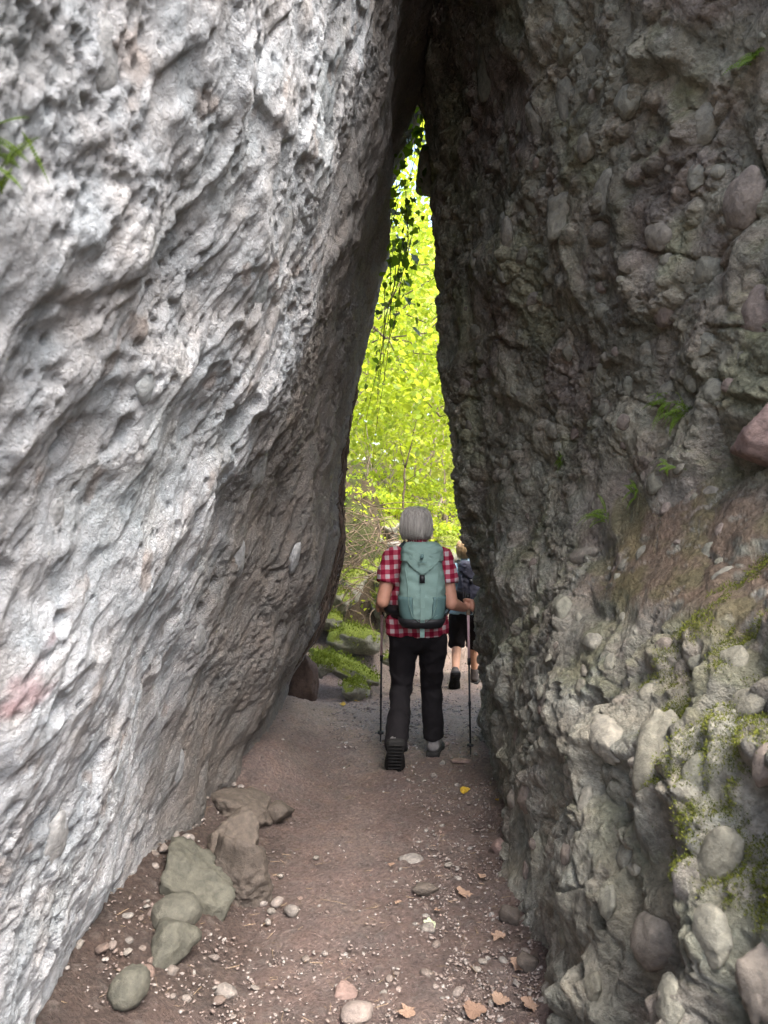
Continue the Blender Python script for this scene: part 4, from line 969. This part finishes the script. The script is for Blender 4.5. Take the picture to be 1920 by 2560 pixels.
M['teal_dark'] = simple('dark_teal_fabric', (.085, .15, .145), .7, .15, 9, .25, 240)
M['blackplastic'] = simple('black_plastic', (.012, .012, .014), .5, .1, 9)
M['boot'] = simple('boot_leather', (.06, .05, .045), .7, .3, 25, .3, 120)
M['boot_grey'] = simple('grey_boot', (.16, .15, .145), .7, .3, 25, .3, 120)
M['sole'] = simple('rubber_sole', (.018, .017, .016), .85, .3, 40, .5, 90)
M['polepink'] = simple('pink_metal', (.5, .33, .34), .4, .1, 9)
M['poleblack'] = simple('black_metal', (.014, .014, .015), .45, .1, 9)
M['cork'] = simple('cork_grip', (.3, .22, .15), .8, .3, 60)
def hair_mat(name, c1, c2):
    m, nt, b = mat_new(name); tc = N(nt, 'ShaderNodeTexCoord'); mp = N(nt, 'ShaderNodeMapping'); mp.inputs['Scale'].default_value = (60, 60, 4); L(nt, tc.outputs['Object'], mp.inputs[0])
    n = noise(nt, mp.outputs[0], 1.6, 4); r_ = ramp(nt, [(.3, c1), (.7, c2)]); L(nt, n.outputs['Fac'], r_.inputs[0]); L(nt, r_.outputs[0], b.inputs['Base Color']); b.inputs['Roughness'].default_value = .42
    bp = N(nt, 'ShaderNodeBump'); bp.inputs['Strength'].default_value = .6; bp.inputs['Distance'].default_value = .004; L(nt, n.outputs['Fac'], bp.inputs['Height']); L(nt, bp.outputs[0], b.inputs['Normal'])
    return m
M['hair'] = hair_mat('grey_hair', (.22, .195, .17), (.60, .56, .51)); M['hair2'] = hair_mat('blond_hair', (.42, .28, .15), (.62, .46, .28))
def hand(c, side, axis=Vector((0, 0, 1))):
    """a fist closed round a pole through c; side = +1 right hand"""
    c = Vector(c); out = [ell(c + Vector((side * .024, -.012, .0)), (.018, .036, .042))]
    for j in range(4):
        z_ = .030 - j * .019; rr = .026 - .0015 * abs(j - 1); L_ = [1.0, 1.08, 1.0, .85][j]
        prev = None
        for q in range(5):
            a = R(-35 if side > 0 else 215) + side * R(62 * q * L_)
            p = c + Vector((math.cos(a) * rr, math.sin(a) * rr + .004, z_ - .003 * q))
            if prev is not None: out.append(capsule(prev, .0098 - .0005 * q, p, .0094 - .0005 * q, 10, 4))
            prev = p
    t0 = c + Vector((side * .018, -.022, .030)); t1 = c + Vector((-side * .008, -.028, .040)); t2 = c + Vector((-side * .026, -.010, .036))
    out += [capsule(t0, .012, t1, .011, 10, 4), capsule(t1, .011, t2, .009, 10, 4)]
    return out
def sole(mb, heel, toe, up, w_=.05, th=.028):
    heel, toe, up = Vector(heel), Vector(toe), Vector(up); f = (toe - heel); L_ = f.length; f.normalize(); s_ = f.cross(up).normalized(); u = s_.cross(f).normalized()
    prof = [(0, .55), (.03, .8), (.15, .86), (.4, .74), (.62, .95), (.78, 1.0), (.9, .8), (.98, .45), (1.0, .2)]
    left = [heel + f * L_ * t - s_ * w_ * a for t, a in prof]; right = [heel + f * L_ * t + s_ * w_ * a for t, a in prof[::-1]]; ring = left + right
    mb.rings([[list(p - u * th) for p in ring], [list(p) for p in ring]])
    for t in np.linspace(.08, .92, 9):                    # tread lugs
        c = heel + f * L_ * t - u * (th + .004); mb.box(c, (w_ * 1.3, .012, .010), Matrix((s_, f, u)).transposed())
def person(loc, label, cfg, sc_=1.0):
    root = empty('person', loc); root.scale = (sc_,) * 3
    la = [(-.165, 0, 1.265), (-.222, -.05, 1.005), (-.225, .17, .955)]; lh = (-.228, .23, .945)
    ra = [(.15, 0, 1.265), (.195, -.05, .995), (.28, .09, .95)]; rh = (.318, .13, .96)
    ll = [(-.095, 0, .76), (-.105, .07, .46), (-.145, -.215, .19)]; rl = [(.088, 0, .76), (.085, .15, .45), (.105, .185, .10)]
    body = [ell((-.014, .03, 1.475), (.072, .09, .105)), capsule((-.012, .01, 1.42), .048, (-.004, -.005, 1.32), .058), ell((-.014, .122, 1.465), (.013, .018, .022)),
            ell((-.086, .02, 1.47), (.01, .018, .028)), ell((.058, .02, 1.47), (.01, .018, .028)),
            capsule((-.15, 0, 1.275), .048, (.14, 0, 1.275), .048), ell((0, 0, 1.17), (.15, .10, .17)), ell((0, 0, 1.0), (.14, .1, .15)), ell((0, 0, .84), (.16, .11, .13)),
            capsule(la[0], .047, la[1], .041), capsule(la[1], .040, la[2], .027), capsule(ra[0], .047, ra[1], .043), capsule(ra[1], .043, ra[2], .029),
            capsule(la[2], .026, lh, .024), capsule(ra[2], .027, rh, .024),
            capsule(ll[0], .078, ll[1], .05), capsule(ll[1], .05, (-.117, -.02, .37), .05), capsule((-.117, -.02, .37), .05, ll[2], .034), capsule(rl[0], .078, rl[1], .05), capsule(rl[1], .05, (.09, .158, .34), .05), capsule((.09, .158, .34), .05, rl[2], .034)]
    body += hand(lh, -1) + hand(rh, 1)
    b = remesh('body', body, .0062, 3, mat=cfg['skin'], parent=root)
    for sx in (-.042, .014): o = obj('eye', None, None, root) if False else MB_sphere('eye', (sx, .108, 1.487), .011, M['blackplastic'], root)
    MB_sphere('mouth', (-.014, .108, 1.418), .016, cfg['skin'], root, (1.4, .5, .35))
    # shirt with collar and short sleeves
    def mid(a_, b_, t): return tuple(Vector(a_).lerp(Vector(b_), t))
    sh_ = [capsule((-.14, -.005, 1.27), .066, (.135, -.005, 1.27), .066), ell((-.003, 0, 1.17), (.178, .125, .18)), ell((-.01, 0, 1.0), (.178, .125, .18)),
           loft_ellipse([(.80, .198, .142), (.86, .194, .142), (.94, .178, .132), (1.04, .165, .122)], -.012), capsule(la[0], .069, mid(la[0], la[1], .56), .070, flat1=True), capsule(ra[0], .069, mid(ra[0], ra[1], .56), .070, flat1=True)]
    remesh('shirt', sh_, .008, 4, .010, 8, 15, cfg['shirt'], root)
    mb = MB(); mb.rings(loft_ellipse([(1.325, .066, .066), (1.345, .066, .064), (1.385, .061, .058), (1.392, .058, .055)], -.008)); mb.build('collar', cfg['shirt'], root)
    # trousers
    if cfg['long']:
        tr = [ell((-.01, 0, .80), (.182, .128, .12)), capsule(ll[0], .094, ll[1], .067), capsule(ll[1], .067, (-.146, -.225, .155), .068, flat1=True), capsule(rl[0], .092, rl[1], .066), capsule(rl[1], .066, (.105, .185, .105), .064, flat1=True)]
    else:
        tr = [ell((-.01, 0, .80), (.182, .128, .12)), ell((-.01, 0, .88), (.205, .15, .14)), capsule(ll[0], .108, mid(ll[0], ll[1], 1.1), .085, flat1=True), capsule(rl[0], .106, mid(rl[0], rl[1], 1.1), .083, flat1=True)]
    remesh('trousers', tr, .009, 4, .011, 7, 25, cfg['trousers'], root)
    # boots
    up = Vector((0, .9, .42)).normalized()
    bl = remesh('boot', [capsule((-.146, -.215, .19), .052, (-.15, -.125, .075), .052), capsule((-.146, -.21, .19), .05, (-.143, -.185, .225), .040)], .007, 4, mat=cfg['boot'], parent=root)
    mb = MB(); sole(mb, (-.146, -.275, .235), (-.152, -.112, .002), Vector((0, .82, .57)), .062); mb.build('sole', M['sole'], bl)
    br = remesh('boot', [capsule((.10, .165, .058), .043, (.135, .335, .045), .040), capsule((.10, .17, .06), .044, (.10, .18, .15), .044)], .007, 4, mat=cfg['boot'], parent=root)
    mb = MB(); sole(mb, (.088, .105, .028), (.150, .385, .028), Vector((0, 0, 1)), .05); mb.build('sole', M['sole'], br)
    # hair: a bob with strands
    rings = []; nk = 96
    for z_, rx, ry in cfg['hairprof']:
        rg = []
        for j in range(nk):
            a = 2 * math.pi * j / nk; g = 1 + .022 * math.sin(j * 2.4) * math.cos(j * 1.13) + .012 * math.sin(j * 7.9); fr = 1.0
            y_ = ry * math.sin(a) * g
            if y_ > 0 and z_ < 1.50: y_ *= .35                 # leaves the face free
            rg.append([-.016 + rx * math.cos(a) * g, .018 + y_, z_ + .004 * math.sin(j * 3.1) * (z_ < 1.41)])
        rings.append(rg)
    mb = MB(); mb.rings(rings); ho = mb.build('hair', cfg['hair'], root)
    mb = MB(); RG = np.array(rings); hr = np.random.default_rng(3)
    for q in range(330):
        j = hr.integers(nk // 2 - 4, nk + 5) % nk; i0 = hr.integers(1, 4); i1 = len(rings) - hr.integers(0, 3); dj = hr.normal(0, 2.0); pts = []
        lift = hr.uniform(.0005, .005)
        for ii in range(i0, i1):
            t_ = (ii - i0) / max(1, i1 - i0 - 1); p = RG[ii, int(round(j + dj * t_)) % nk]; c_ = np.array([-.016, .018, p[2]]); n_ = (p - c_) / (np.linalg.norm(p - c_) + 1e-6)
            pts.append(p + n_ * (lift * (1 + t_) - .001) + hr.normal(0, .0006, 3))
        if q % 3 == 0: pts.append(pts[-1] + np.array([hr.normal(0, .004), hr.normal(0, .004), -hr.uniform(.004, .022)]))
        mb.tube(pts, list(np.linspace(.0016, .0008, len(pts))), 3)
    mb.build('strands', cfg['hair'], ho)
    return tag(root, label, 'person'), [Vector(loc) + sc_ * Vector(lh), Vector(loc) + sc_ * Vector(rh)]
def loft_ellipse(prof, cx=0, k=28):
    return [[[cx + rx * math.cos(2 * math.pi * j / k), ry * math.sin(2 * math.pi * j / k), z_] for j in range(k)] for z_, rx, ry in prof]
def MB_sphere(name, c, r_, mat, parent, s=(1, 1, 1)):
    mb = MB(); mb.rings(ell(c, (r_ * s[0], r_ * s[1], r_ * s[2]), k=10, m=7)); return mb.build(name, mat, parent)
bob = [(a_, b_ * .94, c_) for a_, b_, c_ in [(1.589, .012, .012), (1.584, .042, .048), (1.570, .068, .078), (1.545, .088, .100), (1.51, .099, .112), (1.47, .104, .116), (1.43, .102, .112), (1.405, .094, .104), (1.388, .084, .095), (1.384, .072, .085)]]
short = [(1.589, .012, .012), (1.584, .042, .048), (1.570, .066, .076), (1.545, .083, .095), (1.51, .091, .106), (1.47, .092, .108), (1.43, .088, .10), (1.40, .078, .09), (1.385, .06, .075)]
px0, py0 = .215, 4.75
pw = (px0, py0, gz(px0, py0) - .005)
person(pw, 'hiker with bobbed grey hair in a red checked shirt and black trousers', dict(skin=M['skin'], shirt=M['shirt'], trousers=M['trousers'], boot=M['boot_grey'], hair=M['hair'], long=True, hairprof=bob))
q0 = (.80, 7.42, gz(.80, 7.42) - .005)
person(q0, 'blond hiker in light blue top and black shorts half hidden by the right wall', dict(skin=M['skin2'], shirt=M['blue'], trousers=M['trousers'], boot=M['boot'], hair=M['hair2'], long=False, hairprof=short), .90)

# ------------------------------------------------------------------ backpacks
def backpack(loc, label, c_main, c_dark, sc_=1.0, logo=True):
    B = Vector((0, -.20, .885)); root = empty('backpack', tuple(Vector(loc) + sc_ * B)); root.scale = (sc_,) * 3
    def S(z_, hw, dp, yc_=-.205, k=44, e=2.7):
        rg = []
        for j in range(k):
            a = 2 * math.pi * j / k; ca, sa = math.cos(a), math.sin(a)
            rg.append([.008 + hw * math.copysign(abs(ca) ** (2 / e), ca), yc_ + dp * math.copysign(abs(sa) ** (2 / e), sa), z_])
        return [[p[0] - B.x, p[1] - B.y, p[2] - B.z] for p in rg]
    prof = [(.885, .07, .05), (.892, .10, .075), (.915, .125, .092), (.96, .138, .102), (1.03, .146, .107), (1.10, .146, .107), (1.18, .138, .102), (1.25, .128, .096), (1.31, .12, .09), (1.335, .10, .075)]
    zs = np.linspace(.885, 1.335, 40); hw = np.interp(zs, [p[0] for p in prof], [p[1] for p in prof]); dp = np.interp(zs, [p[0] for p in prof], [p[2] for p in prof]); hw = hw * .92
    def wrinkle(me, amp, seed, f=11):
        n_ = len(me.vertices); co = np.empty(n_ * 3, np.float32); me.vertices.foreach_get('co', co); co = co.reshape(-1, 3); nr = np.empty(n_ * 3, np.float32); me.vertices.foreach_get('normal', nr); nr = nr.reshape(-1, 3)
        co += nr * (amp * fbm(co * np.array([1, 1, 1.3]), f, 3, seed, ridged=True))[:, None]; me.vertices.foreach_set('co', co.ravel()); me.update()
    mb = MB(); mb.rings([S(z_, a, b) for z_, a, b in zip(zs, hw, dp)]); me = mb.mesh('main_bag'); wrinkle(me, .009, 61); obj('main_bag', me, c_main, root)
    # lid: folds over the top and ends in a point at the buckle
    V = []; nu, nv = 41, 22
    for layer in (0, 1):
        for i in range(nv):
            for j in range(nu):
                th = R(-205 + 230 * j / (nu - 1)); t = i / (nv - 1)
                edge = 1.262 - .075 * max(0, 1 - abs(math.degrees(th) + 90) / 42)
                if t < .35: z_ = 1.372 - .03 * (t / .35) ** 2; s_ = .35 + .65 * math.sqrt(t / .35) if t > 0 else .3
                else: z_ = 1.342 - (1.342 - edge) * (t - .35) / .65; s_ = 1.0
                e = 2.6; ca, sa = math.cos(th), math.sin(th); hw_ = np.interp(z_, zs, hw) * .5 + .120 * .5; dp_ = np.interp(z_, zs, dp) * .4 + .105 * .6
                off = (.010 if layer else .004)
                V.append((.008 + s_ * (hw_ + off) * math.copysign(abs(ca) ** (2 / e), ca), -.205 + s_ * (dp_ + off) * math.copysign(abs(sa) ** (2 / e), sa) , z_ + .004 * layer))
    V = np.array(V) - np.array(B); n1 = nu * nv; Fc = []
    for i in range(nv - 1):
        for j in range(nu - 1):
            a = i * nu + j; Fc.append([a, a + nu, a + nu + 1, a + 1]); Fc.append([n1 + a, n1 + a + 1, n1 + a + nu + 1, n1 + a + nu])
    for j in range(nu - 1):
        a = (nv - 1) * nu + j; Fc.append([a, n1 + a, n1 + a + 1, a + 1]); Fc.append([j, j + 1, n1 + j + 1, n1 + j])
    mb = MB(); mb.add(V, Fc); me = mb.mesh('lid'); wrinkle(me, .008, 62, 13); lid = obj('lid', me, c_main, root)
    yb = -.205 - .112
    mb = MB(); mb.box(Vector((.005, yb - .008, 1.165)) - B, (.03, .014, .045)); mb.build('buckle', M['blackplastic'], root)
    def strap(name, pts, wd, th, mat):
        mb = MB(); rg = []
        for i, p in enumerate(pts):
            p = Vector(p) - B; t = (Vector(pts[min(i + 1, len(pts) - 1)]) - Vector(pts[max(i - 1, 0)])).normalized(); s_ = t.cross(Vector((0, -1, .2))).normalized(); n = s_.cross(t).normalized()
            if wd < 0: s_, n = n, s_
            w2 = abs(wd) / 2; rg.append([list(p + s_ * w2 + n * th), list(p - s_ * w2 + n * th), list(p - s_ * w2 - n * th), list(p + s_ * w2 - n * th)])
        mb.rings(rg); return mb.build(name, mat, root, False)
    strap('front_strap', [(.005, yb - .004, 1.15), (.006, yb - .006, 1.08), (.007, yb - .006, 1.0), (.007, yb + .002, .93), (.007, yb + .03, .885), (.008, yb + .045, .85), (.008, yb + .05, .82)], .026, .002, c_main)
    for sg in (-1, 1):
        mb = MB(); mb.tube([Vector((.008 + sg * a, yb + b_, c_)) - B for a, b_, c_ in [(.10, .02, 1.23), (.085, .004, 1.12), (.08, -.001, 1.02), (.06, .0, .95), (.02, .012, .915)]], .0022, 5); mb.build('cord', c_main, root)
        rg = []
        for z_ in np.linspace(.905, 1.06, 8):
            h_ = np.interp(z_, zs, hw); d_ = np.interp(z_, zs, dp); r2 = []
            for th in np.linspace(R(-70), R(60), 9): r2.append(Vector((.008 + sg * (h_ + .008) * abs(math.cos(th)) ** .7, -.205 + (d_ + .006) * math.copysign(abs(math.sin(th)) ** .74, math.sin(th)), z_)) - B)
            rg.append([list(v) for v in r2] + [[v[0] - sg * .01, v[1], v[2]] for v in r2[::-1]])
        mb = MB(); mb.rings(rg); mb.build('side_pocket', c_dark, root)
        strap('shoulder_strap', [(.008 + sg * .075, -.10, 1.30), (.008 + sg * .095, -.06, 1.345), (.008 + sg * .105, 0, 1.352), (.008 + sg * .11, .06, 1.33), (.008 + sg * .115, .12, 1.26), (.008 + sg * .125, .145, 1.15), (.008 + sg * .16, .10, 1.02), (.008 + sg * .165, -.02, .97), (.008 + sg * .13, -.11, .95)], .045, .007, M['blackplastic'] if not logo else c_strap)
        rg = []
        for t in np.linspace(0, 1, 12):
            a = R(-95) + R(150) * t; x_ = sg * .205 * math.cos(a) if True else 0
            rg.append((-.008 + sg * .20 * abs(math.sin(t * math.pi * .5)) ** .6, -.15 + .26 * t ** 1.6))
        rr = []
        for (x_, y_), t in zip(rg, np.linspace(0, 1, 12)):
            h_ = .05 * (1 - .55 * t); z_ = .945 + .01 * t
            rr.append([list(Vector((x_ + sg * .004, y_, z_ - h_)) - B), list(Vector((x_ + sg * .016, y_, z_)) - B), list(Vector((x_ + sg * .004, y_, z_ + h_)) - B), list(Vector((x_ - sg * .012, y_, z_)) - B)])
        mb = MB(); mb.rings(rr); mb.build('hip_belt', M['blackplastic'], root)
    mb = MB(); mb.rings([S(.868, .085, .06), S(.875, .118, .085), S(.905, .137, .10), S(.93, .143, .102, e=2.7)]); mb.build('base_panel', M['blackplastic'], root)
    mb = MB(); mb.box(Vector((.008, -.105, 1.1)) - B, (.22, .03, .40)); mb.build('back_panel', M['blackplastic'], root)
    if logo:
        # drop shaped mark with the maker's name under it, flat print on the lid
        pts = []; 
        for k in range(24):
            a = 2 * math.pi * k / 24; rr_ = .011 * (1 + .9 * max(0, math.cos(a - .25)) ** 4); pts.append((rr_ * math.sin(a), 0, rr_ * math.cos(a)))
        mb = MB(); yl = -.205 - .105 - .0195
        mb.rings([[[p[0] + .002 - B.x, yl + d_ - B.y, p[2] + 1.290 - B.z] for p in pts] for d_ in (0, .006)]); mb.build('emblem', c_dark, lid)
        cu = bpy.data.curves.new('t', 'FONT'); cu.body = 'deuter'; cu.size = .020; cu.align_x = 'CENTER'; cu.extrude = .003
        to = bpy.data.objects.new('t', cu); COL.objects.link(to); bpy.context.view_layer.update()
        me = bpy.data.meshes.new_from_object(to.evaluated_get(bpy.context.evaluated_depsgraph_get())); bpy.data.objects.remove(to)
        o = obj('lettering', me, c_dark, lid); o.location = Vector((.004, yl + .001, 1.256)) - B; o.rotation_euler = (R(90), 0, 0)
    return tag(root, label, 'backpack')
c_strap = simple('strap_fabric', (.05, .075, .085), .7, .2, 20)
backpack(pw, 'teal hiking backpack worn by the hiker in the checked shirt', M['teal'], M['teal_dark'])
backpack(q0, 'dark navy backpack worn by the blond hiker', M['navy'], M['trousers'], .90, False)

# ------------------------------------------------------------------ trekking poles
def pole(hand_p, tip, label):
    tip = Vector(tip); hand_p = Vector(hand_p); root = empty('trekking_pole', tuple(tip)); ax = (hand_p - tip); Lh = ax.length; ax.normalize(); h = ax * Lh
    def seg(name, a, b, r0, r1, mat, k=10):
        mb = MB(); mb.tube([ax * a, ax * ((a + b) / 2), ax * b], [r0, (r0 + r1) / 2, r1], k); return mb.build(name, mat, root)
    seg('tip', -.012, .05, .003, .006, M['poleblack']); mb = MB(); mb.tube([ax * .05, ax * .056, ax * .068, ax * .072], [.006, .022, .02, .006], 14); mb.build('basket', M['poleblack'], root)
    seg('lower_shaft', .045, Lh * .62, .0062, .0068, M['poleblack']); seg('clamp', Lh * .60, Lh * .645, .011, .011, M['poleblack']); seg('clamp', Lh * .33, Lh * .355, .0095, .0095, M['poleblack'])
    seg('upper_shaft', Lh * .64, Lh - .05, .0082, .0085, M['polepink']); seg('grip', Lh - .06, Lh + .045, .0125, .015, M['cork']); seg('grip_head', Lh + .043, Lh + .07, .017, .014, M['poleblack'])
    mb = MB(); c = h + ax * .04; mb.tube([c + Vector(v) for v in [(0, 0, 0), (.03, .01, -.03), (.04, .0, -.09), (.02, -.01, -.12), (0, 0, -.08)]], .004, 5); mb.build('strap', M['blackplastic'], root)
    tag(root, label, 'trekking pole', 'trekking poles of the hiker')
z0 = pw[2]
tx, ty, tz = on_ground(380.5, 742); pole((px0 - .228, py0 + .23, z0 + .945), (tx, ty, tz + .005), 'pink and black trekking pole on the left of the checked shirt hiker')
tx, ty, tz = on_ground(470.5, 756); pole((px0 + .318, py0 + .13, z0 + .96), (tx, ty, tz + .005), 'trekking pole held in the hiker\'s right hand by the right rock wall')
# stone wedged in the gap under the upper hole
rock('chockstone', W(428, 172, 5.5), (.11, .2, .23), M['stone_r'], 'dark chockstone wedged in the gap under the upper hole', seed=77, rot=(.1, .28, .2), facet=.5)
